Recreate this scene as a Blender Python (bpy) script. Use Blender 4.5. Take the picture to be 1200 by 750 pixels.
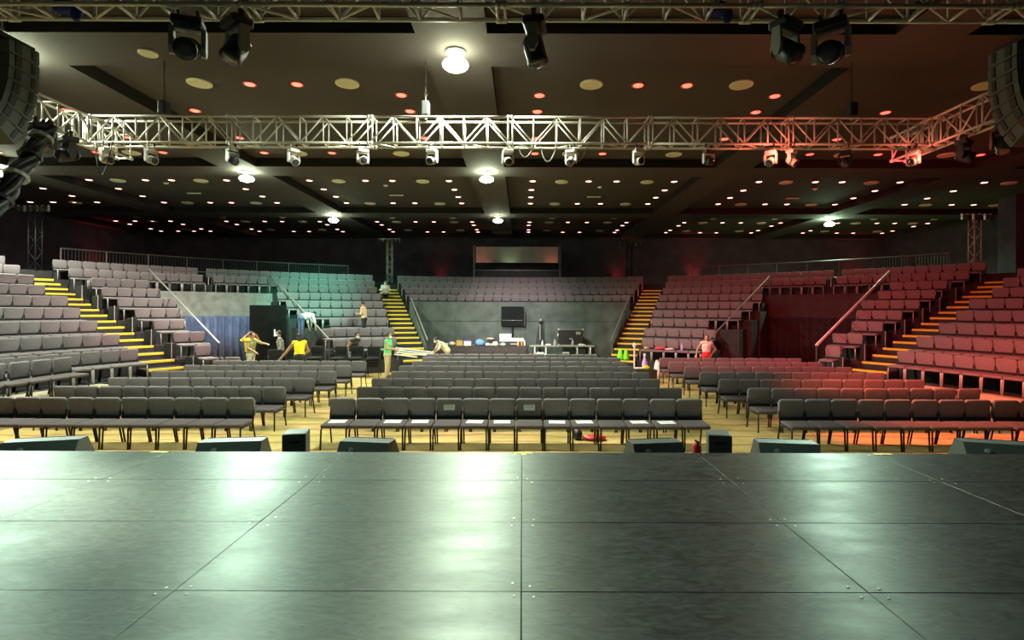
import bpy, bmesh, math, random
from mathutils import Vector, Matrix
R_ = math.radians
random.seed(7)
scene = bpy.context.scene
for o in list(bpy.data.objects): bpy.data.objects.remove(o, do_unlink=True)
col = scene.collection

# ---------------------------------------------------------------- camera
CAM = Vector((0, 0, 2.5))
cd = bpy.data.cameras.new('camera'); cam = bpy.data.objects.new('camera', cd); col.objects.link(cam)
cd.sensor_width = 36; cd.lens = 36*620/1200; cd.clip_end = 200; cd.clip_start = .05
cd.shift_x = -12/1200; cd.shift_y = -11/1200
cam.location = CAM; cam.rotation_euler = (R_(90), R_(-.17), 0)
scene.camera = cam

# ---------------------------------------------------------------- world, exposure
w = bpy.data.worlds.new('world'); scene.world = w; w.use_nodes = True
w.node_tree.nodes['Background'].inputs[0].default_value = (.02, .022, .026, 1)
w.node_tree.nodes['Background'].inputs[1].default_value = .3
vs = scene.view_settings
vs.view_transform = 'Standard'; vs.look = 'None'; vs.gamma = 1; vs.exposure = 0.12; vs.use_curve_mapping = False

# ---------------------------------------------------------------- main lights of the hall
PI = math.pi
BX = [-18.65, -9.97, -1.3, 7.37, 16.4]            # ceiling beam centre lines
BY = [1.3, 10.2, 19.1, 27.9]
HOUSE_W = 3300.0
HOUSE_COL = (.93, 1, .80)
HOUSE = [(-9.97, 10.2), (-1.3, 10.2), (-18.3, 18.4), (-9.97, 19.1), (-1.3, 19.1), (-9.97, 27.9), (-1.3, 27.9), (16.6, 28.6)]
def light(name, kind, loc, power, color, target=None, size=.1, angle=60, blend=.6):
    ld = bpy.data.lights.new(name, kind); ld.energy = power; ld.color = color
    if kind == 'SPOT': ld.spot_size = R_(angle); ld.spot_blend = blend; ld.shadow_soft_size = size
    else: ld.shadow_soft_size = size
    o = bpy.data.objects.new(name, ld); col.objects.link(o); o.location = loc
    if target is not None:
        d = Vector(target)-Vector(loc); o.rotation_euler = d.to_track_quat('-Z', 'Y').to_euler()
    return o
for i, (x, y) in enumerate(HOUSE):            # the lit round ceiling lamps
    pw, cl = (.8 if y < 15 else 1, HOUSE_COL) if y < 25 else ((.10, HOUSE_COL) if x == -1.3 else (.26, (.30, 1, .72)) if x < 0 else (.70, (.55, 1, .66)))
    light('house_light', 'SPOT', (x, y, 7.08), HOUSE_W*pw, cl, (x, y, 0), .2, 165, .5)
# added spots at four of those lamps, to brighten the streaks on the stage
for x, y, p, tx in ((-18.3, 18.4, 5500, -5.5), (-9.97, 19.1, 5500, -3.5), (-1.3, 19.1, 1000, -.6), (16.6, 28.6, 9500, 4.6)):
    light('added_streak_spot', 'SPOT', (x, y, 7.04), p, (.72, 1, .80), (tx, 4.0, .9), .2, 24, .7)
# coloured beams thrown by the fixtures on the rear truss
RED = (1, .05, .065)
light('red_beam', 'SPOT', (5.0, 10.5, 5.25), 1900, RED, (14, 16, 1.5), .12, 85, .8)
light('red_beam', 'SPOT', (7.6, 10.5, 5.25), 1200, RED, (16, 21, 3), .12, 90, .8)
light('red_beam', 'SPOT', (2.3, 10.5, 5.25), 4300, RED, (9.5, 23, 2), .12, 58, .9)
light('red_beam', 'SPOT', (5.2, 10.5, 5.25), 3600, (1, .13, .06), (10, 11.2, 0), .12, 80, .9)
light('pink_beam', 'SPOT', (-3.2, 10.5, 5.25), 3800, (1, .32, .36), (-14.5, 20, 2.4), .12, 36, .9)
light('teal_beam', 'SPOT', (-4.5, 10.5, 5.25), 14000, (.06, 1, .62), (-10.2, 25.4, 3.0), .12, 20, 1)
light('white_beam', 'SPOT', (-1.8, 10.5, 5.25), 9000, (1, .72, .74), (-.5, 28, 2.2), .12, 24, 1)
light('added_front_fill', 'SPOT', (-6.0, 5.9, 5.2), 240, (.55, 1, .78), (-3, 10.5, .4), .15, 110, .8)  # added fill from the stage side to lift the front row
light('added_front_fill', 'SPOT', (4.6, 5.9, 5.2), 130, (.65, 1, .80), (4, 10.5, .4), .15, 110, .8)
light('red_lamp_spill', 'POINT', (4.95, 10.2, 5.55), 28, (1, .16, .1), None, .06)
light('red_lamp_spill', 'POINT', (7.75, 10.25, 5.5), 12, (1, .16, .1), None, .06)

# ---------------------------------------------------------------- materials
MATS = {}
def mat(name, color, rough=.6, metal=0, var=.15, scale=8, bump=0, spec=.5, color2=None, emit=None, estr=0, coord='Object'):
    if name in MATS: return MATS[name]
    m = bpy.data.materials.new(name); m.use_nodes = True; nt = m.node_tree; N = nt.nodes; L = nt.links
    b = N['Principled BSDF']
    b.inputs['Roughness'].default_value = rough; b.inputs['Metallic'].default_value = metal
    b.inputs['Specular IOR Level'].default_value = spec
    tc = N.new('ShaderNodeTexCoord'); nz = N.new('ShaderNodeTexNoise'); nz.inputs['Scale'].default_value = scale
    nz.inputs['Detail'].default_value = 4
    L.new(tc.outputs[coord], nz.inputs['Vector'])
    cr = N.new('ShaderNodeValToRGB'); e = cr.color_ramp.elements
    c2 = color2 or tuple(min(1, c*(1+var)) for c in color)
    c1 = color if color2 else tuple(c*(1-var) for c in color)
    e[0].position = .32; e[1].position = .68
    e[0].color = (*c1, 1); e[1].color = (*c2, 1)
    L.new(nz.outputs['Fac'], cr.inputs['Fac']); L.new(cr.outputs['Color'], b.inputs['Base Color'])
    if bump:
        bp = N.new('ShaderNodeBump'); bp.inputs['Strength'].default_value = bump; bp.inputs['Distance'].default_value = .01
        L.new(nz.outputs['Fac'], bp.inputs['Height']); L.new(bp.outputs['Normal'], b.inputs['Normal'])
    if emit:
        b.inputs['Emission Color'].default_value = (*emit, 1); b.inputs['Emission Strength'].default_value = estr
    MATS[name] = m; return m
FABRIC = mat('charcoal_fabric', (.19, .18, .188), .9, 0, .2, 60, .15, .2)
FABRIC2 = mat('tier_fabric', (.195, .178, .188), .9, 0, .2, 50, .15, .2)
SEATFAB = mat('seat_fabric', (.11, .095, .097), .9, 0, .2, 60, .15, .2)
DARKFAB = mat('black_fabric', (.02, .023, .021), .9, 0, .2, 60, .1, .2)
BLACKMETAL = mat('black_metal', (.014, .014, .015), .45, .2, .2, 30)
GREYMETAL = mat('grey_metal', (.42, .42, .4), .4, .4, .12, 30)
ALU = mat('aluminium', (.62, .60, .52), .42, .1, .08, 25)
BLACKPLAST = mat('black_plastic', (.018, .022, .022), .5, 0, .25, 20, .05)
CABINET = mat('speaker_paint', (.075, .10, .09), .55, 0, .3, 80, .2)
GREYPLAST = mat('grey_plastic', (.3, .33, .3), .45, 0, .1, 20)
RISER = mat('riser_black', (.022, .022, .024), .75, 0, .3, 6)
YELLOW = mat('yellow_nosing', (.80, .60, .03), .5, 0, .08, 20)
TAPE = mat('yellow_tape', (.9, .72, .02), .5, 0, .05, 20)
RAILM = mat('rail_grey', (.09, .098, .095), .4, .5, .1, 20)
RAIL_LIT = mat('rail_lit', (.9, .92, .95), .3, .1, .05, 20)  # bright light on one handrail put into its colour
RAILB = mat('rail_steel', (.40, .38, .36), .35, .5, .1, 20)
WALLM = mat('wall_dark', (.040, .044, .060), .9, 0, .25, 1.3)
COVEM = mat('cove_shade', (.008, .008, .008), .9, 0, .2, 3)
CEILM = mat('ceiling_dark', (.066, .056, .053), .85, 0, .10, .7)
DRAPE = mat('drape_green', (.10, .13, .122), .85, 0, .25, 1.6, .1)
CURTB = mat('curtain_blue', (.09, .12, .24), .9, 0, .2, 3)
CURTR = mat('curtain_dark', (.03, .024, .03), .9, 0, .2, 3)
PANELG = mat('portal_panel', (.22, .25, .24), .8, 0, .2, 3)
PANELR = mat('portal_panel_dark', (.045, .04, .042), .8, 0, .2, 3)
WHITE = mat('white_paint', (.82, .82, .80), .5, 0, .04, 10)
PAPER = mat('paper_white', (.85, .86, .88), .7, 0, .04, 20)
DISCM = mat('diffuser_cream', (.93, .87, .64), .6, 0, .1, 30)
SKINM = mat('skin', (.42, .25, .17), .55, 0, .08, 12)
HAIRM = mat('hair_black', (.012, .010, .009), .5, 0, .2, 60)
CLOTHB = mat('table_cloth_brown', (.06, .05, .05), .9, 0, .2, 8)
TABLEG = mat('table_grey', (.45, .47, .43), .5, 0, .1, 10)
def emat(name, c, s):
    if name in MATS: return MATS[name]
    m = bpy.data.materials.new(name); m.use_nodes = True; N = m.node_tree.nodes
    b = N['Principled BSDF']; b.inputs['Base Color'].default_value = (.8, .8, .8, 1)
    b.inputs['Emission Color'].default_value = (*c, 1); b.inputs['Emission Strength'].default_value = s
    MATS[name] = m; return m
LAMPE = emat('lamp_glass', (.92, 1, .66), 45)
LAMPG = emat('lamp_glass_green', (.62, 1, .58), 150)
LAMPH = emat('lamp_glass_strong', (.85, 1, .66), 100)
DOWNE = emat('downlight_warm', (1, .40, .32), 6)
DOWNR = emat('downlight_red', (1, .055, .04), 4.5)

def carpet():
    m = bpy.data.materials.new('carpet_gold'); m.use_nodes = True; nt = m.node_tree; N = nt.nodes; L = nt.links
    b = N['Principled BSDF']; b.inputs['Roughness'].default_value = .95; b.inputs['Specular IOR Level'].default_value = .1
    tc = N.new('ShaderNodeTexCoord')
    n1 = N.new('ShaderNodeTexNoise'); n1.inputs['Scale'].default_value = .9; n1.inputs['Detail'].default_value = 5; n1.inputs['Distortion'].default_value = .8
    n2 = N.new('ShaderNodeTexNoise'); n2.inputs['Scale'].default_value = 22; n2.inputs['Detail'].default_value = 4
    n3 = N.new('ShaderNodeTexWave'); n3.inputs['Scale'].default_value = .55; n3.inputs['Distortion'].default_value = 5; n3.inputs['Detail'].default_value = 3
    n3.bands_direction = 'Y'
    for n in (n1, n2, n3): L.new(tc.outputs['Object'], n.inputs['Vector'])
    r1 = N.new('ShaderNodeValToRGB'); e = r1.color_ramp.elements
    e[0].position = .36; e[0].color = (.52, .44, .15, 1); e[1].position = .62; e[1].color = (.80, .55, .22, 1)
    L.new(n1.outputs['Fac'], r1.inputs['Fac'])
    r3 = N.new('ShaderNodeValToRGB'); e = r3.color_ramp.elements
    e[0].position = .80; e[0].color = (0, 0, 0, 1); e[1].position = .97; e[1].color = (.65, .65, .65, 1)
    L.new(n3.outputs['Fac'], r3.inputs['Fac'])
    mx = N.new('ShaderNodeMix'); mx.data_type = 'RGBA'
    L.new(r3.outputs['Color'], mx.inputs['Factor']); L.new(r1.outputs['Color'], mx.inputs['A']); mx.inputs['B'].default_value = (.42, .20, .09, 1)
    mm = N.new('ShaderNodeMix'); mm.data_type = 'RGBA'; mm.blend_type = 'MULTIPLY'; mm.inputs['Factor'].default_value = .5
    L.new(mx.outputs['Result'], mm.inputs['A']); L.new(n2.outputs['Color'], mm.inputs['B'])
    L.new(mm.outputs['Result'], b.inputs['Base Color'])
    return m
CARPET = carpet()
def stagemat():
    m = bpy.data.materials.new('stage_black_paint'); m.use_nodes = True; nt = m.node_tree; N = nt.nodes; L = nt.links
    b = N['Principled BSDF']; b.inputs['Specular IOR Level'].default_value = .9; b.inputs['Specular Tint'].default_value = (.80, 1, .87, 1)
    b.inputs['IOR'].default_value = 1.75; b.inputs['Anisotropic'].default_value = .68; tv = N.new('ShaderNodeCombineXYZ'); tv.inputs[1].default_value = 1; L.new(tv.outputs[0], b.inputs['Tangent'])   # rolled lengthwise
    tc = N.new('ShaderNodeNewGeometry')
    mp = N.new('ShaderNodeMapping'); mp.inputs['Scale'].default_value = (.8, 2.2, 1); mp.inputs['Rotation'].default_value = (0, 0, .5)
    L.new(tc.outputs['Position'], mp.inputs['Vector'])
    n1 = N.new('ShaderNodeTexNoise'); n1.inputs['Scale'].default_value = 1.6; n1.inputs['Detail'].default_value = 8; n1.inputs['Distortion'].default_value = 1.2
    n2 = N.new('ShaderNodeTexNoise'); n2.inputs['Scale'].default_value = 7; n2.inputs['Detail'].default_value = 6; n2.inputs['Distortion'].default_value = 2
    for n in (n1, n2): L.new(mp.outputs['Vector'], n.inputs['Vector'])
    r = N.new('ShaderNodeValToRGB'); e = r.color_ramp.elements
    e[0].position = .35; e[0].color = (.006, .009, .0075, 1); e[1].position = .76; e[1].color = (.075, .09, .088, 1)
    L.new(n2.outputs['Fac'], r.inputs['Fac']); L.new(r.outputs['Color'], b.inputs['Base Color'])
    mr = N.new('ShaderNodeMapRange'); mr.inputs['From Min'].default_value = .3; mr.inputs['From Max'].default_value = .7
    mr.inputs['To Min'].default_value = .46; mr.inputs['To Max'].default_value = .54
    L.new(n1.outputs['Fac'], mr.inputs['Value']); L.new(mr.outputs['Result'], b.inputs['Roughness'])
    return m
STAGE = stagemat()

# ---------------------------------------------------------------- mesh helpers
class MB:
    def __init__(s): s.v = []; s.f = []; s.m = []
    def add(s, vs, fs, mi=0, M=None):
        n = len(s.v)
        s.v += [tuple(M @ Vector(v)) if M is not None else tuple(v) for v in vs]
        s.f += [tuple(i+n for i in f) for f in fs]; s.m += [mi]*len(fs); return s
    def box(s, c, d, mi=0, M=None):
        x, y, z = c; a, b, h = d[0]/2, d[1]/2, d[2]/2
        vs = [(x+i*a, y+j*b, z+k*h) for k in (-1, 1) for j in (-1, 1) for i in (-1, 1)]
        return s.add(vs, [(0, 2, 3, 1), (4, 5, 7, 6), (0, 1, 5, 4), (2, 6, 7, 3), (0, 4, 6, 2), (1, 3, 7, 5)], mi, M)
    def tube(s, p, q, r, n=6, mi=0, r2=None):
        p, q = Vector(p), Vector(q); d = (q-p).normalized(); r2 = r if r2 is None else r2
        a = d.orthogonal().normalized(); b = d.cross(a)
        vs = []
        for c, rr in ((p, r), (q, r2)):
            for i in range(n):
                t = 2*PI*i/n; vs.append(tuple(c+(a*math.cos(t)+b*math.sin(t))*rr))
        fs = [(i, (i+1) % n, n+(i+1) % n, n+i) for i in range(n)] + [tuple(range(n-1, -1, -1)), tuple(range(n, 2*n))]
        return s.add(vs, fs, mi)
    def path(s, pts, r, n=6, mi=0):
        pts = [Vector(p) for p in pts]; N = len(pts); vs = []; ref = None
        for i, p in enumerate(pts):
            d = (pts[min(i+1, N-1)]-pts[max(i-1, 0)]).normalized()
            a = d.orthogonal().normalized() if ref is None else (ref-d*ref.dot(d)).normalized()
            ref = a; b = d.cross(a)
            for k in range(n):
                t = 2*PI*k/n; vs.append(tuple(p+(a*math.cos(t)+b*math.sin(t))*r))
        fs = [(i*n+k, i*n+(k+1) % n, (i+1)*n+(k+1) % n, (i+1)*n+k) for i in range(N-1) for k in range(n)]
        fs += [tuple(range(n-1, -1, -1)), tuple(range((N-1)*n, N*n))]
        return s.add(vs, fs, mi)
    def lathe(s, prof, n=12, mi=0, M=None):
        vs = []; fs = []; k = len(prof)
        for r, z in prof:
            for i in range(n):
                t = 2*PI*i/n; vs.append((r*math.cos(t), r*math.sin(t), z))
        for j in range(k-1):
            for i in range(n):
                fs.append((j*n+i, j*n+(i+1) % n, (j+1)*n+(i+1) % n, (j+1)*n+i))
        fs += [tuple(range(n-1, -1, -1)), tuple(range((k-1)*n, k*n))]
        return s.add(vs, fs, mi, M)
    def prism(s, outline, x0, x1, mi=0, M=None):          # outline in (y,z), extruded along x
        n = len(outline)
        vs = [(x0, y, z) for y, z in outline]+[(x1, y, z) for y, z in outline]
        fs = [(i, (i+1) % n, n+(i+1) % n, n+i) for i in range(n)]+[tuple(range(n-1, -1, -1)), tuple(range(n, 2*n))]
        return s.add(vs, fs, mi, M)
    def ell(s, c, r, n=10, k=7, mi=0, M=None):
        vs = [(c[0], c[1], c[2]-r[2])]; fs = []
        for j in range(1, k):
            ph = -PI/2+PI*j/k
            for i in range(n):
                t = 2*PI*i/n; vs.append((c[0]+r[0]*math.cos(ph)*math.cos(t), c[1]+r[1]*math.cos(ph)*math.sin(t), c[2]+r[2]*math.sin(ph)))
        vs.append((c[0], c[1], c[2]+r[2]))
        for i in range(n): fs.append((0, 1+(i+1) % n, 1+i))
        for j in range(k-2):
            for i in range(n):
                a = 1+j*n; fs.append((a+i, a+(i+1) % n, a+n+(i+1) % n, a+n+i))
        a = 1+(k-2)*n
        for i in range(n): fs.append((a+i, a+(i+1) % n, len(vs)-1))
        return s.add(vs, fs, mi, M)
    def mesh(s, name, mats, smooth=False):
        me = bpy.data.meshes.new(name); me.from_pydata(s.v, [], s.f)
        for m in (mats if isinstance(mats, (list, tuple)) else [mats]): me.materials.append(m)
        me.polygons.foreach_set('material_index', s.m)
        bm = bmesh.new(); bm.from_mesh(me); bmesh.ops.recalc_face_normals(bm, faces=bm.faces); bm.to_mesh(me); bm.free()
        if smooth:
            me.polygons.foreach_set('use_smooth', [True]*len(me.polygons))
        me.update(); return me
    def build(s, name, mats, parent=None, loc=(0, 0, 0), rot=(0, 0, 0), smooth=False):
        return inst(name, s.mesh(name, mats, smooth), parent, loc, rot)
def inst(name, me, parent=None, loc=(0, 0, 0), rot=(0, 0, 0)):
    o = bpy.data.objects.new(name, me); col.objects.link(o)
    o.parent = parent; o.location = loc; o.rotation_euler = rot; return o
def empty(name, loc=(0, 0, 0), rz=0, rot=None):
    o = bpy.data.objects.new(name, None); col.objects.link(o); o.location = loc; o.rotation_euler = rot or (0, 0, rz)
    o.empty_display_size = .1; return o
def tag(o, label, cat, group=None, kind=None):
    o['label'] = label; o['category'] = cat
    if group: o['group'] = group
    if kind: o['kind'] = kind
    return o
def struct(o): o['kind'] = 'structure'; return o
def rrect(w, h, r, n=4):
    pts = []
    for cx, cy, a0 in ((w/2-r, h/2-r, 0), (-w/2+r, h/2-r, 90), (-w/2+r, -h/2+r, 180), (w/2-r, -h/2+r, 270)):
        for i in range(n+1):
            a = R_(a0+90*i/n); pts.append((cx+r*math.cos(a), cy+r*math.sin(a)))
    return pts
def pad(mb, w, h, t, r, soft, M, n=3, mi=0):
    """upholstered pad: rounded rectangle in local xy, thickness along z, softened rims"""
    rings = [(-t/2, -soft), (-t/2+soft, 0), (t/2-soft, 0), (t/2-soft*.3, -soft*.55), (t/2, -soft*1.6)]
    vs = []; fs = []; k = 0
    for z, gx in rings:
        p = rrect(w+2*gx, h+2*gx, max(.004, r+gx), n); k = len(p)
        vs += [(x, y, z) for x, y in p]
    for j in range(len(rings)-1):
        for i in range(k): fs.append((j*k+i, j*k+(i+1) % k, (j+1)*k+(i+1) % k, (j+1)*k+i))
    fs += [tuple(range(k-1, -1, -1)), tuple(range((len(rings)-1)*k, len(rings)*k))]
    return mb.add(vs, fs, mi, M)
def rbox(mb, c, d, r=.01, mi=0, M=None):
    T = Matrix.Translation(c)
    if M is not None: T = M @ T
    return pad(mb, d[0], d[1], d[2], r, min(r, d[2]*.3), T, 2, mi)

# ================================================================ THE SETTING
CX, CY = -.13, 10.45                         # centre of the seating fan
R1, DR = 12.5, 1.24; Z1, DZ = .483, .403
XL, XR, YB, YF = -25.6, 25.2, 36.75, -4.5
def plane_box(name, c, d, m): return struct(MB().box(c, d).build(name, m))
plane_box('floor', ((XL+XR)/2, (YB+YF)/2, -.05), (XR-XL, YB-YF, .1), CARPET)
plane_box('wall_back', ((XL+XR)/2, YB+.1, 4), (XR-XL+.4, .2, 8), WALLM)
plane_box('wall_front', ((XL+XR)/2, YF-.1, 4), (XR-XL+.4, .2, 8), WALLM)
plane_box('wall_left', (XL-.1, (YB+YF)/2, 4), (.2, YB-YF, 8), WALLM)
plane_box('wall_right', (XR+.1, (YB+YF)/2, 4), (.2, YB-YF, 8), WALLM)
ceil = plane_box('ceiling', ((XL+XR)/2, (YB+YF)/2, 7.9), (XR-XL, YB-YF, .2), CEILM)
def beam(c, d):                              # soffit in the ceiling colour, cove sides near black to stand for shade
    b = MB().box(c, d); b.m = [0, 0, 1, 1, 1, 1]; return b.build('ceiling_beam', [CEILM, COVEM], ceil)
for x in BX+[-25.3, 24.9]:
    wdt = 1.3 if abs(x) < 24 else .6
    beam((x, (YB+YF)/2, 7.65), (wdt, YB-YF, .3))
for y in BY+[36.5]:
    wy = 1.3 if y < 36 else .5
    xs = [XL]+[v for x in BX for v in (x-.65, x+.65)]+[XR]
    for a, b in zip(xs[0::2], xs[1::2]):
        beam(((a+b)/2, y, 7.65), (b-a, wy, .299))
struct(MB().box((22.6, 24.2, 3.9), (.9, .9, 7.79)).build('trim_1', WALLM))

# ---------------------------------------------------------------- stage
stage = empty('stage_platform', (0, 2, 0))
tag(stage, 'black painted stage floor laid from large rectangular deck panels', 'stage')
pm = MB(); rbox(pm, (0, 0, -.02), (1.997, .996, .04), .002); PANEL = pm.mesh('deck_panel', STAGE)
bm_ = MB().lathe([(.009, 0), (.009, .002), (.005, .003)], 8); BOLT = bm_.mesh('bolt', mat('bolt_steel', (.8, .8, .78), .3, .4, .05, 10))
for i in range(-5, 5):
    for j in range(7):
        p = inst('deck_panel', PANEL, stage, (i*2+1, 6.05-.5-j-2, .88+random.uniform(-.0012, .0012)), (random.uniform(-.0006, .0006), random.uniform(-.0006, .0006), 0))
        for a in (-.93, .93):
            for b in (-.44, .44):
                if j < 4 and abs(i+.5) < 4:
                    inst('bolt', BOLT, p, (a+random.uniform(-.03, .03), b+random.uniform(-.03, .03), .0002))
MB().box((0, .55, .42), (20, 6.96, .836)).build('substructure', RISER, stage)
MB().box((0, 4.42, .27), (20, .74, .54)).build('front_ledge', RISER, stage)
for x, wd in ((-4.12, .2), (.02, .2), (4.1, .2)):
    t = MB().box((0, 0, 0), (wd, .05, .002)).build('edge_tape', TAPE, None, (x, 6.01, .8825))
    if x > 0 and x < 1: 
        me = MB().box((0, 0, 0), (wd, .05, .002)).box((0, -.05, 0), (.05, .06, .002)).mesh('edge_tape', TAPE); t.data = me
    tag(t, {0: 'yellow T-shaped tape mark on the stage edge at its centre seam', -1: 'yellow tape strip on stage edge ahead of the grey-lit chair block', 1: 'yellow tape strip on stage edge ahead of the red-lit chair block'}[0 if abs(x) < 1 else int(math.copysign(1, x))], 'tape')

# ---------------------------------------------------------------- tiers, blocks, stairs
def pol(th, r, z=0): return Vector((CX-r*math.sin(R_(th)), CY+r*math.cos(R_(th)), z))
def Rn(n): return R1+DR*(n-1)
def Zn(n): return Z1+DZ*(n-1)
def arc_slab(th0, th1, r0, r1, z0, z1, m, name, parent):
    n = max(2, int(abs(th1-th0)/2.5)+1); vs = []; fs = []
    for i in range(n+1):
        t = th0+(th1-th0)*i/n
        for r, z in ((r0, z0), (r1, z0), (r1, z1), (r0, z1)): vs.append(tuple(pol(t, r, z)))
    for i in range(n):
        for k in range(4): fs.append((i*4+k, i*4+(k+1) % 4, i*4+4+(k+1) % 4, i*4+4+k))
    fs += [(3, 2, 1, 0), (n*4, n*4+1, n*4+2, n*4+3)]
    return MB().add(vs, fs).build(name, m, parent)
SW = 1.12                                    # stair width
ST_IN, ST_OUT = 20.7, 61.3
def dth(r, w=SW/2+.04): return math.degrees(math.asin(w/r))
B_R = [54.9, 53.5, 54.1, 52.9, 51.8, 52.3, 52]
C_L = [36, 36, 34.2, 37.6, 38.2, 38.4, 37.8]
def a_far(n): return [100, 98, 84, 82, 78, 75, 72, 70, 68.5][n-1]
SEATS = []                                   # (theta, row, blockname)
def fill(th0, th1, n, blk):                  # first seat lies next to the stairs
    r = Rn(n); arc = R_(abs(th1-th0))*r; k = max(1, int(arc/.5+.12)); step = math.degrees(.5/r)
    mid = (th0+th1)/2
    sg = 1 if th1 > th0 else -1
    for i in range(k): SEATS.append((mid+sg*(i-(k-1)/2)*step, n, blk, i))
SIDE_NAME = {1: 'grey-lit', -1: 'red-lit'}
for s in (1, -1):
    rA = empty('seating_tiers', pol(s*72, 14)); rA['label'] = ('wide stepped seating platform outside the yellow stairs, grey-lit side' if s > 0 else 'wide stepped seating platform outside the yellow stairs, red-lit side')
    rA['category'] = 'seating tiers'
    rB = empty('seating_tiers', pol(s*57, 14)); tag(rB, 'narrow stepped seating platform between stairs and dark passage, %s side' % ('grey-lit' if s > 0 else 'red-lit'), 'seating tiers')
    rC = empty('seating_tiers', pol(s*30, 14)); tag(rC, 'stepped seating platform beside the inner yellow stairs, %s side' % ('teal-lit' if s > 0 else 'maroon-lit'), 'seating tiers')
    def slab(th0, th1, n, root, zb=0):
        o = arc_slab(s*th0, s*th1, Rn(n)-.74 if n > 1 else Rn(n)-.52, Rn(n)+.5, zb, Zn(n), RISER, 'tier', None)
        o.parent = root; o.location = -root.location
    for n in range(1, 10):
        r = Rn(n); so = ST_OUT+dth(r); si = ST_OUT-dth(r); ci = ST_IN+dth(r)
        slab(so, a_far(n)+2, n, rA); fill(s*so, s*(a_far(n)), n, 'A%d' % s)
        if n <= 7:
            slab(B_R[n-1], si, n, rB); fill(s*(si-math.degrees(.27/r)), s*B_R[n-1], n, 'B%d' % s)
            slab(ci, C_L[n-1], n, rC); fill(s*ci, s*C_L[n-1], n, 'C%d' % s)
        else:
            slab(45, si, n, rB); slab(ci, 44.99, n, rC)
            fill(s*si, s*45, n, 'B%d' % s); fill(s*ci, s*45, n, 'C%d' % s)
    # back walkway
    o = arc_slab(s*0.0, s*72, Rn(9)+.501, 24.3, 0, Zn(9)+.4, RISER, 'back_walkway', None)
    tag(o, 'dark raised walkway curving behind the last seat row, %s half' % SIDE_NAME[s], 'walkway')
rD = empty('seating_tiers', pol(0, 18)); tag(rD, 'stepped seating platform above the draped control area', 'seating tiers')
for n in range(6, 10):
    h = ST_IN-dth(Rn(n))
    o = arc_slab(-h, h, Rn(n)-.74, Rn(n)+.5, 0 if n < 9 else 0, Zn(n), RISER, 'tier', rD); o.location = -rD.location
    fill(h, -h, n, 'D0')
# extra ledge in front of block A (left) carrying a short loose row
o = arc_slab(71, 100, 10.62, 11.97, 0, Z1, mat('ledge_tan', (.42, .36, .24), .8, 0, .15, 4), 'side_ledge', None)
tag(o, 'low tan ledge in front of the outer grey-lit seating tiers', 'ledge')
o = arc_slab(-65.5, -100, 11.70, 11.97, 0, Z1, MATS['ledge_tan'], 'side_ledge', None)
tag(o, 'low tan ledge in front of the outer red-lit seating tiers', 'ledge')

nos = MB(); rbox(nos, (0, 0, 0), (SW-.06, .06, .075), .008); NOSING = nos.mesh('nosing', YELLOW)
for th, nm in ((ST_OUT, 'outer yellow-edged stairs climbing the grey-lit seating'), (ST_IN, 'inner yellow-edged stairs between teal-lit seats and control area'),
               (-ST_IN, 'inner yellow-edged stairs between maroon-lit seats and control area'), (-ST_OUT, 'outer yellow-edged stairs climbing the red-lit seating')):
    st = empty('aisle_stairs', pol(th, R1-1.4), R_(th)); tag(st, nm, 'stairs')
    for j in range(18):
        r0 = .04+.62*j; z = Z1-DZ/2+DZ/2*j
        dp = .62
        if j == 0: r0, dp = (.31, .35) if abs(th) > 30 else (.04, .62)
        stp = MB().box((0, r0+dp/2, z/2), (SW, dp, z)).build('step', RISER, st)
        inst('nosing', NOSING, stp, (0, r0+.018, z-.03))

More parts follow.
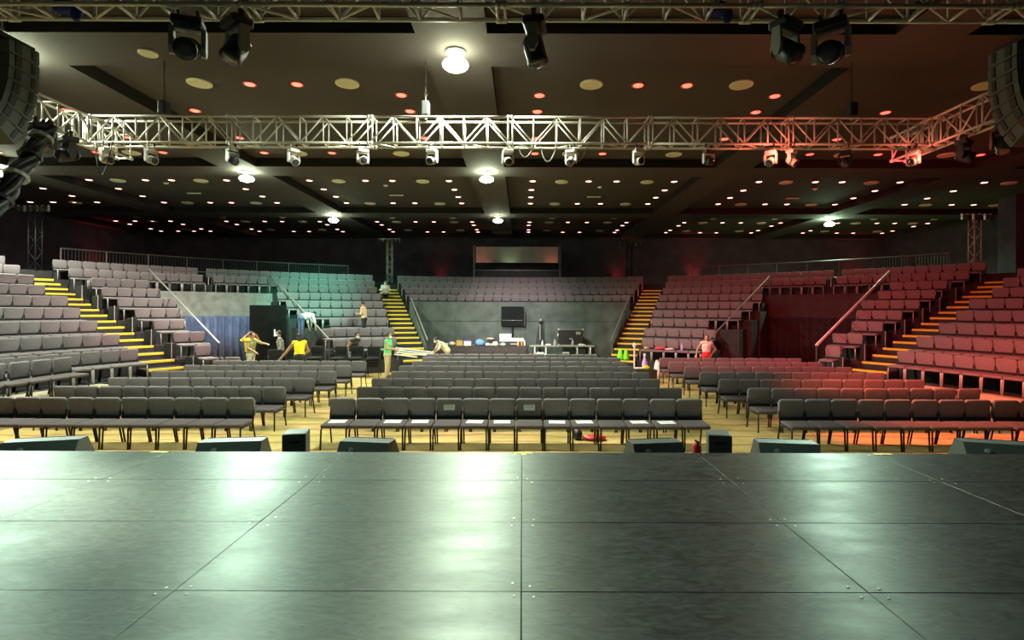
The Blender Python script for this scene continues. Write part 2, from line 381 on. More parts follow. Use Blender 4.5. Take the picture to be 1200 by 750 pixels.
# portals: wall panels, curtains, handrails
for s in (1, -1):
    side = 'teal-lit passage' if s > 0 else 'dark red passage'
    rr = Rn(8)-.78
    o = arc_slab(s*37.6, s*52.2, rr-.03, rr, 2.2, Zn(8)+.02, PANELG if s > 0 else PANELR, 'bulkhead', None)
    tag(o, 'plain panel above the curtain in the %s' % side, 'panel')
    vs = []; fs = []; n = 90
    for i in range(n+1):
        t = 37.8+(52-37.8)*i/n; d = .07*math.sin(i*1.1)+.04*math.sin(i*.37)
        for z in (.02, 2.2):
            for q in (-.012, .012): vs.append(tuple(pol(s*t, rr-.2+d+q, z)))
    for i in range(n):
        a = i*4; b = a+4
        fs += [(a, b, b+2, a+2), (a+1, a+3, b+3, b+1), (a, a+1, b+1, b), (a+2, b+2, b+3, a+3)]
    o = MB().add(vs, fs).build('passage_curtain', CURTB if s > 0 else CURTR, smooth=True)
    tag(o, ('blue pleated curtain closing the teal-lit passage' if s > 0 else 'dark pleated curtain closing the red passage'), 'curtain')
    for side_i, (a0, n0, a1, n1) in enumerate(((C_L[6], 8, C_L[0]+.5, 1), (B_R[6], 8, B_R[0]-.6, 1))):
        p0 = pol(s*a0, Rn(n0)-.7, Zn(8)+.95); p1 = pol(s*a1, Rn(n1)-.3, Zn(1)+.9)
        m = RAIL_LIT if (s < 0 and side_i) else RAILB  # outer rail: light falling on it put into a paler colour
        rt = empty('handrail', (p1.x, p1.y, 0)); L0 = Vector(rt.location)
        MB().tube(p0-L0, p1-L0, .05 if (s < 0 and side_i) else .028, 8).build('rail', m, rt)
        for k, (an, nn) in enumerate(((a0, 8), (a1, 1))):
            q = p0 if k == 0 else p1
            MB().tube((q.x-L0.x, q.y-L0.y, Zn(8) if k == 0 else Zn(1)), q-L0, .025, 6).build('post', RAILM, rt)
        tag(rt, 'sloping %s handrail along the %s, %s side' % ('lit-coloured' if s < 0 and side_i else 'steel', side, 'inner' if side_i == 0 else 'outer'), 'handrail')
    # guard rail above the passage & walkway
    for a0, a1, seg in ((26, 58 if s > 0 else 55.6, 8),):
        root = empty('guard_rail', pol(s*42, 23.3, Zn(9)+.4)); L0 = Vector(root.location)
        tag(root, 'long grey guard railing with thin balusters behind the top row, %s side' % SIDE_NAME[s], 'railing')
        pts = [pol(s*(a0+(a1-a0)*i/seg), 23.3, 0) for i in range(seg+1)]
        zt = Zn(9)+1.42; zb = Zn(9)+.55
        MB().path([(p.x-L0.x, p.y-L0.y, zt-L0.z) for p in pts], .035, 6).build('top_rail', RAILM, root)
        MB().path([(p.x-L0.x, p.y-L0.y, zb-L0.z) for p in pts], .02, 6).build('bottom_rail', RAILM, root)
        for p in pts: MB().tube((p.x-L0.x, p.y-L0.y, 0), (p.x-L0.x, p.y-L0.y, zt-L0.z), .035, 6).build('post', RAILM, root)
        mb = MB()
        for a, b in zip(pts[:-1], pts[1:]):
            for k in range(1, 13):
                q = a.lerp(b, k/13)-L0; mb.box((q.x, q.y, (zt+zb)/2-L0.z), (.012, .012, zt-zb))
        g = mb.build('balusters', RAILM, root); g['kind'] = 'stuff'
# the front edge over the passages: low rail in front of row 8
for s in (1, -1):
    rr = Rn(8)-.70; root = empty('front_rail', pol(s*45, rr, Zn(8))); L0 = Vector(root.location)
    pts = [pol(s*(38.2+(52-38.2)*i/6), rr, 0) for i in range(7)]
    MB().path([(p.x-L0.x, p.y-L0.y, .95) for p in pts], .02).build('top_rail', RAILM, root)
    for p in pts: MB().tube((p.x-L0.x, p.y-L0.y, 0), (p.x-L0.x, p.y-L0.y, .95), .016).build('post', RAILM, root)
    tag(root, 'slim dark rail in front of the seats over the %s' % ('teal-lit passage' if s > 0 else 'dark red passage'), 'railing')

# ---------------------------------------------------------------- control area drape wall
def wavy_wall(name, x0, x1, y, z0, z1, m, folds, amp, seamz=None):
    vs = []; fs = []; n = 120
    zs = [z0, z1] if seamz is None else [z0, seamz-.02, seamz, seamz+.02, z1]
    for i in range(n+1):
        x = x0+(x1-x0)*i/n; d = amp*math.sin(i*folds)+amp*.6*math.sin(i*folds*.31+1)
        for k, z in enumerate(zs):
            e = .03 if (seamz and k == 2) else 0
            vs.append((x, y+d*(1 if k else 1.6)+e, z))
    K = len(zs)
    for i in range(n):
        for k in range(K-1): a = i*K+k; fs.append((a, a+1, a+K+1, a+K))
    nb = len(vs); vs += [(v[0], v[1]+.02, v[2]) for v in vs]
    fs += [tuple(nb+i for i in reversed(f)) for f in fs]
    return MB().add(vs, fs).build(name, m, smooth=True)
DY = 27.55
pw = (5.45+5.72)/5
for k in range(5):
    xa = -5.72+pw*k
    for lv, (z0, z1) in enumerate(((.02, 1.93), (1.95, 2.95))):
        o = wavy_wall('drape_panel', xa+.004, xa+pw-.004, DY+.006*((k+lv) % 2), z0, z1, DRAPE, .13 if lv else .21, .008 if lv else .012)
        tag(o, ('upper' if lv else 'lower')+' grey-green drape panel behind the control tables, ' + ['beside teal-lit stairs', 'next to the teal-side end panel', 'at the middle', 'next to the maroon-side end panel', 'beside maroon-lit stairs'][k], 'drape')
for s in (1, -1):
    a, b = pol(s*(ST_IN-dth(13.2)), 13.0), pol(s*(ST_IN-dth(17.4)), 17.6)
    side = Vector((b.x-a.x, b.y-a.y, 0)).normalized(); nrm = Vector((-side.y, side.x, 0))*.04*s
    vs = [a, b, b+Vector((0, 0, 2.95)), a+Vector((0, 0, 1.0))]; vs = [tuple(v-nrm*.1) for v in vs]+[tuple(v-nrm*1.1) for v in vs]
    o = MB().add(vs, [(0, 1, 2, 3), (7, 6, 5, 4), (0, 4, 5, 1), (1, 5, 6, 2), (2, 6, 7, 3), (3, 7, 4, 0)]).build('stair_side_wall', DRAPE)
    tag(o, 'sloping dark side wall of the inner stairs, %s side' % ('teal-lit' if s > 0 else 'maroon-lit'), 'wall panel')
    rt = empty('handrail', (a.x, a.y, 0)); L0 = Vector(rt.location)
    p0 = a+Vector((0, 0, 1.22))-L0-nrm*2.2; p1 = b+Vector((0, 0, 3.1))-L0-nrm*2.2
    MB().tube(p0, p1, .03, 8).build('rail', RAILB, rt)
    for t in (.04, .5, .95):
        q = p0.lerp(p1, t); MB().tube((q.x, q.y, 0), q, .018, 6).build('post', RAILM, rt)
    tag(rt, 'sloping steel handrail beside the control area, %s stairs' % ('teal-side' if s > 0 else 'maroon-side'), 'handrail')

# ================================================================ CHAIRS
# chair faces -Y; origin on the floor under the seat centre; backrest at y = +.23
def chair_meshes(fab, metal, tier=False):
    d = {}
    b = MB(); pad(b, .486, .37, .06, .055, .018, Matrix.Translation((0, .25, .67)) @ Matrix.Rotation(R_(90+9), 4, 'X'))
    d['backrest'] = b.mesh('backrest', fab, True)
    b = MB(); pad(b, .466 if tier else .488, .46, .07, .05, .02, Matrix.Translation((0, -.03, .425)) @ Matrix.Rotation(R_(2.5), 4, 'X'))
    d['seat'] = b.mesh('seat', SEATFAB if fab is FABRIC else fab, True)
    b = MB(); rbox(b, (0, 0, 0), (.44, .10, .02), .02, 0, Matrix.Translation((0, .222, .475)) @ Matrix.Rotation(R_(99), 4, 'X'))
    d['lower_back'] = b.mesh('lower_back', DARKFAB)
    r = .016 if not tier else .02
    for sx, k in ((-1, 'l'), (1, 'r')):
        b = MB(); b.path([(sx*.215, -.20, .39), (sx*(.218 if tier else .225), -.235, .36), (sx*(.222 if tier else .232), -.25, .0)], r, 6)
        d['f'+k] = b.mesh('leg', metal, True)
        b = MB(); b.path([(sx*.232, .30, 0.0), (sx*.228, .205, .38), (sx*.228, .222, .50), (sx*.228, .275, .80)], r, 6)
        d['b'+k] = b.mesh('leg', metal if not tier else BLACKMETAL, True)
    b = MB(); b.tube((-.226, -.2, .375), (-.226, .21, .375), r, 6).tube((.226, -.2, .375), (.226, .21, .375), r, 6).tube((-.22, .1, .375), (.22, .1, .375), r, 6)
    d['seat_frame'] = b.mesh('seat_frame', BLACKMETAL, True)
    return d
CH = chair_meshes(FABRIC, BLACKMETAL)
CHD = chair_meshes(DARKFAB, BLACKMETAL)
def put_chair(name, ms, loc, rz, label, cat, group):
    o = empty(name, loc, rz); tag(o, label, cat, group)
    for k in ('seat', 'backrest', 'lower_back', 'seat_frame', 'fl', 'fr', 'bl', 'br'):
        inst('leg' if len(k) == 2 else k, ms[k], o)
    return o
NTH = ['first', 'second', 'third', 'fourth', 'fifth', 'sixth', 'seventh', 'eighth', 'ninth', 'tenth', 'eleventh', 'twelfth', 'thirteenth', 'fourteenth']+['fifteenth', 'sixteenth', 'seventeenth', 'eighteenth', 'nineteenth', 'twentieth']
NTH += ['twenty-'+w for w in NTH[:9]]+['thirtieth']+['thirty-'+w for w in NTH[:9]]+['fortieth']
ORD = ['front', 'second', 'third', 'fourth', 'fifth', 'sixth', 'seventh', 'eighth']
ROWY = [9.94+1.45*k-.25 for k in range(8)]           # seat centre; backrest .25 further
FRONT = []
ROFF = [0, .05, -.04, .07, -.06, .03, .09, -.02]
for k in range(8):
    for i in range(14):
        if k == 7 and i > 12: continue
        c = put_chair('stacking_chair', CH, (-3.36+ROFF[k]+.5*i+random.uniform(-.003, .003), ROWY[k]+random.uniform(-.012, .012), 0), R_(random.uniform(-.5, .5)),
                  'charcoal chair, middle floor block, %s row, %s from the grey-lit aisle' % (ORD[k], NTH[i]), 'chair', 'middle block chairs, %s row' % ORD[k])
        if k == 0: FRONT.append(c)
FRONT[4]['label'] = 'front row chair with paper notice on its backrest, fifth from the grey-lit aisle'
FRONT[7]['label'] = 'front row chair with paper notice on its backrest, seventh from the red-lit aisle'
for i in (4, 7): FRONT[i]['group'] = 'front row chairs with paper notices'
for k in range(7):
    for i in range(10):
        if k < 6:
            put_chair('stacking_chair', CH, (-9.80+ROFF[(k+3) % 8]*.5+.5*i+random.uniform(-.003, .003), ROWY[k]+random.uniform(-.015, .015), 0), R_(random.uniform(-.5, .5)),
                      'charcoal chair, grey-lit floor block, %s row, %s from the aisle' % (ORD[k], NTH[9-i]), 'chair', 'grey-lit block chairs, %s row' % ORD[k])
        put_chair('stacking_chair', CH, (5.03+ROFF[(k+5) % 8]*.7+.5*i+random.uniform(-.003, .003), ROWY[k]+random.uniform(-.015, .015), 0), R_(random.uniform(-.5, .5)),
                  'charcoal chair, red-lit floor block, %s row, %s from the aisle' % (ORD[k], NTH[i]), 'chair', 'red-lit block chairs, %s row' % ORD[k])
for i in range(5):                                   # loose row on the side ledge
    put_chair('stacking_chair', CH, (-10.99+.03*i, 10.75+.5*i, Z1), R_(97-3.0*i), 'grey padded chair on the tan ledge, %s from the stairs' % NTH[4-i], 'chair', 'chairs on the tan ledge')
# stacks of dark chairs near the crew
for q, (x, y, rz, nst) in enumerate(((-5.55, 19.75, 8, 4), (-6.22, 19.85, 4, 4), (-6.85, 19.8, -5, 4), (-7.75, 19.9, 3, 4), (-8.45, 19.65, 40, 3), (-8.95, 19.3, 35, 3))):
    pos = ['beside the green-shirted person', 'second from the green-shirted person', 'third from the green-shirted person', 'behind the yellow vest', 'next to the yellow vest', 'next to the olive shirt'][q]
    for k in range(nst):
        a = R_(rz)
        put_chair('stacking_chair', CHD, (x-math.sin(a)*-.0*k, y-.022*k, .095*k), a, 'black chair, %s from the floor in the stack %s' % (NTH[k], pos), 'chair', 'black chair stack %d' % (q+1))
for q, (x, y) in enumerate(((-10.05, 18.25), (-10.55, 18.1))):
    put_chair('stacking_chair', CH, (x, y, .0), R_(15), 'single grey chair behind the olive-shirted person, '+['nearer one', 'farther one'][q], 'chair', 'single chairs behind the olive shirt')

# papers on the front row
PAPM = MB().box((0, 0, .002), (.30, .21, .004)).mesh('paper', PAPER)
PAPN = MB().box((0, 0, 0), (.21, .003, .155)).mesh('notice', mat('notice_paper', (.72, .86, .86), .7, 0, .05, 12))
NL = mat('notice_ink', (.35, .45, .46), .8)
for i in (0, 2, 3, 5, 6, 8, 9, 11, 12):
    c = FRONT[i]; l = c.location
    o = inst('paper_sheet', PAPM, None, (l.x, l.y-.02, .4640), (R_(2.5), 0, R_(random.uniform(-8, 8))))
    tag(o, 'white paper sheet on the %s front row seat from the grey-lit aisle' % NTH[i], 'paper', 'papers on front row seats')
for i in (4, 7):
    l = FRONT[i].location
    o = inst('paper_notice', PAPN, None, (l.x, l.y+.206, .71), (R_(-9), 0, 0))
    MB().box((0, -.0022, .04), (.15, .001, .012)).box((0, -.0022, .01), (.17, .001, .008)).box((0, -.0022, -.02), (.16, .001, .008)).build('print_lines', NL, o)
    tag(o, 'pale printed notice fixed to chair back, %s from the %s aisle' % (('fifth', 'grey-lit') if i == 4 else ('seventh', 'red-lit')), 'notice')

# ---------------------------------------------------------------- fixed tier seats
TS = chair_meshes(FABRIC2, GREYMETAL, True)
BLK = {'A1': 'outer grey-lit tiers', 'A-1': 'outer red-lit tiers', 'B1': 'pinkish tiers by teal passage', 'B-1': 'red tiers by dark passage',
       'C1': 'teal-lit tiers by inner stairs', 'C-1': 'maroon-lit tiers by inner stairs', 'D0': 'tiers above the control area'}
ROWN = ['lowest', 'second', 'third', 'fourth', 'fifth', 'sixth', 'seventh', 'eighth', 'top']
pos = []
for th, n, blk, idx in SEATS:
    p = pol(th, Rn(n)-.25, Zn(n)); px = 612+p.x*620/p.y if p.y > 1 else -999
    if px < -260 or px > 1460: continue
    pos.append((p.length+(0 if -12 < px < 1212 else 1000), p, th, n, blk, idx))
pos.sort(key=lambda t: t[0])
for d, p, th, n, blk, idx in pos[:300]:
    o = empty('tier_seat', p, R_(th)); rowname = ROWN[n-1] if blk != 'D0' else ['lowest', 'second', 'third', 'top'][n-6]
    tag(o, 'tier seat, %s, %s row, %s from %sstairs' % (BLK[blk], rowname, NTH[idx], 'teal-side ' if blk == 'D0' else ''), 'seat', '%s, %s row' % (BLK[blk], rowname))
    for k in ('seat', 'backrest', 'lower_back', 'fl', 'fr', 'bl', 'br'): inst('leg' if len(k) == 2 else k, TS[k], o)
far = MB()
sb = MB(); pad(sb, .488, .38, .06, .05, .016, Matrix.Translation((0, .25, .67)) @ Matrix.Rotation(R_(99), 4, 'X'), 2)
rbox(sb, (0, -.03, .425), (.466, .46, .07), .02)
sl = MB(); 
for sx in (-1, 1): sl.box((sx*.23, -.23, .2), (.035, .035, .4)); sl.box((sx*.23, .25, .35), (.03, .03, .7)); sl.m[-6:] = [1]*6
for d, p, th, n, blk, idx in pos[300:]:
    M = Matrix.Translation(p) @ Matrix.Rotation(R_(th), 4, 'Z')
    far.add(sb.v, sb.f, 0, M); far.add(sl.v, sl.f, 1, M); far.m[-len(sl.f):] = [1+q for q in sl.m]
if far.v:
    o = far.build('far_tier_seats', [FABRIC2, GREYMETAL, BLACKMETAL]); tag(o, 'far upholstered tier seats filling the highest rows', 'seats', kind='stuff')
# black end boxes with a bright post at the stair side of the narrow blocks
for s in (1, -1):
    for n in range(1, 8):
        r = Rn(n); th = s*(ST_OUT-dth(r)-math.degrees(.135/r))
        o = empty('row_end_box', pol(th, r-.1, Zn(n)), R_(th))
        b = MB(); rbox(b, (0, 0, .25), (.19, .42, .5), .02); b.build('cabinet', DARKFAB, o)
        MB().tube((s*-.07, -.24, 0), (s*-.07, -.24, .54), .014, 6).build('post', GREYMETAL, o)
        tag(o, 'black box ending the %s seat row beside the outer %s stairs' % (ROWN[n-1], SIDE_NAME[s]), 'end box')

# ================================================================ TRUSSES
TH, TD, BAY, NB = .52, .30, .463, 6
SL = BAY*NB
def tubem(p, q, r, n=6): return MB().tube(p, q, r, n).mesh('brace', ALU, True)
cr_ = .025; br_ = .016
BR = {'v': tubem((0, 0, 0), (0, 0, TH), br_), 'h': tubem((0, -TD/2, 0), (0, TD/2, 0), br_), 'u': tubem((0, 0, 0), (BAY, 0, TH), br_), 'd': tubem((0, 0, TH), (BAY, 0, 0), br_),
      'x': tubem((0, -TD/2, 0), (BAY, TD/2, 0), br_), 'y': tubem((0, TD/2, 0), (BAY, -TD/2, 0), br_)}
sec = MB()
for y in (-TD/2, TD/2):
    for z in (0, TH): sec.tube((.01, y, z), (SL-.01, y, z), cr_, 8)
for x in (.03, SL-.03):
    for y in (-TD/2, TD/2):
        for z in (0, TH): sec.tube((x-.03, y, z), (x+.03, y, z), cr_*1.5, 8)
SECM = sec.mesh('truss_section', ALU, True)
def truss_run(loc, rz, nsec, label, nx=None):
    t = empty('lighting_truss', loc, rz); tag(t, label, 'truss')
    for k in range(nsec):
        s = inst('truss_section', SECM, t, (k*SL, 0, 0))
        for i in range(NB+1):
            x = min(max(i*BAY, .045), SL-.045)
            for y in (-TD/2, TD/2): inst('brace', BR['v'], s, (x, y, 0))
            inst('brace', BR['h'], s, (x, 0, 0)); inst('brace', BR['h'], s, (x, 0, TH))
            if i < NB:
                for y in (-TD/2, TD/2): inst('brace', BR['u' if (i+k) % 2 == 0 else 'd'], s, (i*BAY, y, 0))
                if i % 2 == 0: inst('brace', BR['x' if i % 4 == 0 else 'y'], s, (i*BAY, 0, 0))
    return t
TZ = 5.81; TXL = -8.58
truss_run((TXL, 10.62, TZ), 0, 6, 'long bare metal box truss crossing the hall above the floor chairs')
truss_run((TXL, 5.88, TZ), 0, 6, 'metal box truss above the stage edge carrying big dark moving lights')
truss_run((TXL-.02-TD/2+.0, 6.05+.02, TZ), R_(90), 1, 'short metal truss returning to the stage behind the grey-lit speaker array')
truss_run((TXL-.02-TD/2, 6.05+.04+SL, TZ), R_(90), 1, 'end truss with purple-edged glare beside the cable loom')
xr = TXL+6*SL+.02+TD/2
truss_run((xr, 6.07, TZ), R_(90), 1, 'short metal truss returning to the stage behind the dark-side speaker array')
truss_run((xr, 6.09+SL, TZ), R_(90), 1, 'end truss lit dull orange beside the dark-side speaker array')
for x in (TXL-.17, xr):                              # corner blocks
    for y in (10.47, 5.73):
        b = MB()
        for a in (0, TD):
            for c in (0, TD):
                b.tube((a-TD/2, c, 0), (a-TD/2, c, TH), .022, 6)
            for z in (0, TH): b.tube((a-TD/2, 0, z), (a-TD/2, TD, z), cr_, 6).tube((-TD/2, a, z), (TD/2, a, z), cr_, 6)
        o = b.build('truss_corner', ALU, None, (x, y, TZ), smooth=True)
        tag(o, 'cubic corner block of the %s truss at the %s end' % ('long hall' if y > 8 else 'stage edge', 'grey-lit' if x < 0 else 'red-lit'), 'truss corner')
# chain hoists
for i, (x, y) in enumerate(((-7.2, 10.62), (-1.95, 10.62), (6.6, 10.62), (-7.2, 5.88), (-.4, 5.88), (6.6, 5.88))):
    o = empty('chain_hoist', (x, y, TZ+TH+.03)); b = MB()
    rbox(b, (0, 0, .18), (.16, .2, .3), .03); b.build('motor', BLACKPLAST, o)
    b = MB()
    for k in range(12):
        b.path([(.02*math.cos(t)*(k % 2), .02*math.cos(t)*((k+1) % 2), .33+.095*k+.055*(1+math.sin(t))) for t in [PI*2*m/8 for m in range(9)]], .006, 4)
    b.build('chain', BLACKMETAL, o)
    MB().tube((0, 0, -.03), (0, 0, .05), .03).build('hook', GREYMETAL, o)
    tag(o, 'black chain hoist holding the %s truss, %s' % ('long hall' if y > 8 else 'stage edge', ['near the grey-lit end', 'under the bright middle lamps', 'near the red-lit end'][i % 3]), 'hoist')

# ---------------------------------------------------------------- stage light fixtures
CLAMP = MB().prism([(-.03, -.08), (.03, -.08), (.03, -.01), (.045, .02), (.03, .055), (-.03, .055), (-.045, .02), (-.03, -.01)], -.018, .018).mesh('clamp', BLACKMETAL)
def moving_head(loc, pan, tilt, sc, label, group=None, body=BLACKPLAST, arm=GREYPLAST, lens=None, drop=0.0):
    o = empty('moving_head_light', loc, pan); o.scale = (sc,)*3; tag(o, label, 'stage light', group)
    for x in (-.12, .12): inst('clamp', CLAMP, o, (x, 0, 0))
    z0 = -.07-drop
    if drop: [MB().tube((q, 0, -.05), (q, 0, z0), .012).build('hanger_rod', GREYMETAL, o) for q in (-.12, .12)]
    b = MB(); rbox(b, (0, 0, z0-.07), (.40, .30, .14), .03); b.build('base', body, o)
    b = MB()
    for sx in (-1, 1):
        b.prism([(-.06, z0-.14), (.06, z0-.14), (.075, z0-.42), (.03, z0-.52), (-.03, z0-.52), (-.075, z0-.42)], sx*.20-.03, sx*.20+.03)
    b.box((0, 0, z0-.155), (.40, .12, .035)); y = b.build('yoke', arm, o)
    M = Matrix.Translation((0, 0, z0-.42)) @ Matrix.Rotation(tilt, 4, 'X')
    b = MB(); b.lathe([(.09, -.20), (.135, -.16), (.15, -.02), (.145, .12), (.155, .20), (.15, .21)], 14, 0, M)
    hd = b.build('head', body, o, smooth=True)
    b = MB(); b.lathe([(.135, .205), (.12, .222), (.06, .232)], 14, 0, M); b.build('lens', lens or mat('lens_glass', (.03, .035, .05), .08, 0, .1, 5, 0, .9), hd, smooth=True)
    b = MB()
    for k in range(5): b.lathe([(.145, -.13+.022*k), (.152, -.125+.022*k), (.145, -.12+.022*k)], 14, 0, M)
    b.build('cooling_fins', body, hd)
    return o
yb = 5.88
moving_head((-3.72, yb, TZ-.03), R_(20), R_(115), .78, 'dark moving light with pale yoke, first of the pair beside the grey-lit hoist')
moving_head((-3.18, yb, TZ-.03), R_(-35), R_(150), .78, 'dark moving light with pale yoke, second of the pair, head hanging down')
moving_head((.13, yb, TZ-.03), R_(80), R_(165), .78, 'single dark moving light hanging from middle of stage edge truss')
moving_head((2.92, yb, TZ-.03), R_(30), R_(130), .78, 'dark moving light with green-lit yoke on the red-lit half of stage truss')
moving_head((3.42, yb, TZ-.03), R_(-40), R_(110), .82, 'dark round-headed moving light at outer side of the red-half pair')
REDB = mat('lamp_body_white', (.55, .52, .48), .45, 0, .1, 20)
FX = [130, 182, 276, 347, 427, 507, 595, 668, 746, 827, 899, 985, 1064]
FLAB = ['grey spotlight at the grey-lit truss end', 'grey and red spotlight second from the grey-lit truss end', 'spotlight beside the bright lamp glare', 'reddish spotlight fourth from the grey-lit truss end',
        'reddish spotlight fifth along the long truss', 'pale spotlight sixth along the long truss', 'small spotlight under the middle lamp column', 'pale spotlight just past the middle of long truss',
        'dim spotlight second past the middle of long truss', 'dim spotlight left unlit before the glowing red one', 'bright red-lit twin spotlight on the long truss', 'dark spotlight between the two red ones', 'red-lit spotlight by the red-lit truss end']
for i, px in enumerate(FX):
    x = (px-612)*10.6/620
    moving_head((x, 10.47, TZ-.03), R_([80, 70, 60, 50, 30, -20, 10, -25, 20, 15, -40, -30, -60][i]), R_(100+8*(i % 4)), .52, FLAB[i]+', hanging under it', body=REDB if i not in (2, 9, 11) else BLACKPLAST, arm=REDB if i != 11 else BLACKPLAST, drop=.12)
moving_head((5.32, 10.47, TZ-.03), R_(40), R_(130), .52, 'second head of the bright red-lit twin spotlight on the long truss', body=REDB, arm=REDB, drop=.1)
# fixtures crowding the truss corners
moving_head((-8.35, 9.2, TZ-.03), R_(60), R_(140), .8, 'black moving light crowded under the grey-lit truss corner, nearer the cable loom', body=BLACKPLAST, arm=BLACKPLAST)
moving_head((-8.5, 9.9, TZ-.03), R_(-30), R_(110), .8, 'black moving light crowded under the grey-lit truss corner, nearer the long truss', body=BLACKPLAST, arm=BLACKPLAST)
moving_head((8.3, 9.95, TZ-.03), R_(30), R_(120), .7, 'black moving light under the red-lit truss corner', body=BLACKPLAST, arm=BLACKPLAST)
moving_head((8.35, 9.2, TZ-.03), R_(-20), R_(150), .75, 'black moving light under the orange-lit end truss by the speaker array', body=BLACKPLAST, arm=BLACKPLAST)
# cable loom and loops
def bez(p0, p1, p2, n=20): return [Vector(p0)*(1-t)**2+Vector(p1)*2*t*(1-t)+Vector(p2)*t*t for t in [i/n for i in range(n+1)]]
loom = empty('cable_loom', (-8.3, 9.0, 5.7)); L0 = Vector(loom.location)
base = bez((-8.3, 9.25, 5.7), (-8.3, 8.75, 4.75), (-8.3, 7.7, 3.1), 24)
for k in range(7):
    a = 2*PI*k/6; rr = .11 if k < 6 else 0
    MB().path([p-L0+Vector((rr*math.cos(a+.35*i), .3*rr*math.sin(i), rr*math.sin(a+.35*i))) for i, p in enumerate(base)], .058, 6).build('cable', BLACKPLAST, loom, smooth=True)
for i in range(3, 24, 4):
    d = (base[i+1]-base[i-1]).normalized() if i < 24 else Vector((0, 0, 1)); p = base[i]-L0
    MB().tube(p-d*.03, p+d*.03, .175, 10).build('tape_wrap', GREYPLAST if i % 8 == 3 else BLACKMETAL, loom)
tag(loom, 'thick black cable loom dropping steeply from the grey-lit truss corner', 'cable')
for i, (x, y, dz, lb) in enumerate(((-8.4, 10.4, .75, 'cable loop hanging under the grey-lit truss corner'), (.35, 10.5, .4, 'thin pale cable looping under the long truss past the middle'), (-.1, 10.5, .3, 'thin pale cable loop under middle of the long truss'), (.95, 10.5, .38, 'thin cable loop beside the pale spotlight'))):
    p = bez((x, y, TZ), (x+.12, y-.05, TZ-dz*1.8), (x+.34, y, TZ), 14)
    o = MB().path([q-Vector((x, y, TZ)) for q in p], .012, 5).build('cable_loop', GREYPLAST if i else BLACKPLAST, None, (x, y, TZ), smooth=True); tag(o, lb, 'cable')
# cables clipped along the stage edge truss
for i, (x, lb) in enumerate(((-5.2, 'grey-lit end'), (2.2, 'red-lit half'))):
    b = MB(); b.ell((0, 0, 0), (.14, .08, .09)); b.ell((.12, .02, -.06), (.07, .05, .10))
    o = b.build('blue_bundle', mat('blue_cloth', (.01, .02, .22), .6, 0, .2, 10), None, (x, 6.0, TZ+.12), smooth=True); tag(o, 'small dark blue bundle tied inside the stage edge truss, %s' % lb, 'bundle')

# ---------------------------------------------------------------- line arrays
for s in (1, -1):
    root = empty('line_array', (-8.08 if s > 0 else 7.78, 8.2, 6.6)); L0 = Vector(root.location)
    y, z, a = 8.25, 6.62, -4
    b = MB(); rbox(b, (0, 0, .05), (.5, .6, .08), .01); b.tube((0, -.2, .09), (0, -.2, .22), .02).build('rigging_frame', BLACKMETAL, root)
    MB().tube((0, 0, .09), (0, 0, 1.19), .012).build('chain', GREYMETAL, root)
    for k in range(7):
        a += 2.0+1.2*k
        M = Matrix.Translation((0, y-L0.y, z-L0.z)) @ Matrix.Rotation(R_(-a), 4, 'X')
        b = MB(); b.prism([(-.24, -.205), (.24, -.225), (.26, -.2), (.26, -.02), (.24, 0), (-.24, -.02)], -.30, .30, 0, M)
        cb = b.build('speaker_cabinet', CABINET, root)
        b = MB(); b.box((0, .265, -.11), (.55, .012, .18), 0, M); b.build('grille', BLACKMETAL, cb)
        for sx in (-1, 1):
            for yy, wy in ((-.1, .1), (.15, .06)): MB().box((sx*.308, yy, -.1), (.014, wy, .16), 0, M).build('rigging_plate', BLACKPLAST, cb)
        b = MB(); b.box((0, -.243, -.11), (.30, .02, .12), 0, M); b.build('rear_panel', BLACKPLAST, cb)
        y -= math.sin(R_(a))*.215; z -= math.cos(R_(a))*.218
    tag(root, 'hanging curved line array of black speaker cabinets, %s' % ('green-lit one' if s > 0 else 'dark one beside orange-lit truss'), 'speaker array')

# ================================================================ CEILING LAMPS
HLM = MB().lathe([(.2, .33), (.2, .29), (.05, .28), (.05, .12), (.16, .11), (.16, .09)], 18).mesh('canopy', GREYMETAL, True)
HBM = MB().ell((0, 0, 0), (.25, .25, .11), 18, 10).mesh('bulb', LAMPE, True)
HBG = HBM.copy(); HBG.materials[0] = LAMPG; HBH = HBM.copy(); HBH.materials[0] = LAMPH
for i, (x, y) in enumerate(HOUSE):
    o = empty('house_lamp', (x, y, 7.17)); inst('canopy', HLM, o); inst('bulb', HBM if y < 15 and x > -5 or (x == -1.3 and y > 25) else HBG if x > 5 else HBH, o, (0, 0, .06))
    tag(o, 'bright round ceiling lamp with white-green glare ' + ['behind the grey-lit speaker array', 'largest, above middle of long truss', 'beside the cable loom', 'between cable loom and middle column', 'middle lamp column, just under the long truss', 'near the teal-lit seats', 'middle lamp column, nearest the back wall', 'alone above the red-lit tiers'][i], 'ceiling lamp')
COLS = [(-24.3, -23.15, -22.1, -21.0), (-17.7, -15.4, -14.35, -12.1), (-8.7, -6.4, -5.3, -3.0), (.4, 2.7, 3.85, 6.2), (9.65, 11.95, 13.05, 15.4), (18.85, 21.15, 22.25, 24.2)]
RWS = [(12.4, 14.05, 16.25, 17.8), (21.6, 23.15, 24.65, 26.1), (31.6, 32.75, 34.6, 35.6)]
DT = MB(); DT.lathe([(.112, -.004), (.14, -.018), (.155, -.012), (.155, 0.01), (.11, .01)], 18); DTM = DT.mesh('trim_ring', mat('trim_red_fringe', (.6, .16, .12), .5), True)  # red fringe of the lens glare put into the ring colour
DL = MB(); DL.lathe([(.116, 0), (.112, -.014), (.06, -.024)], 16); DLW = DL.mesh('lens', DOWNE, True); DLR = DL.mesh('lens', DOWNR, True)
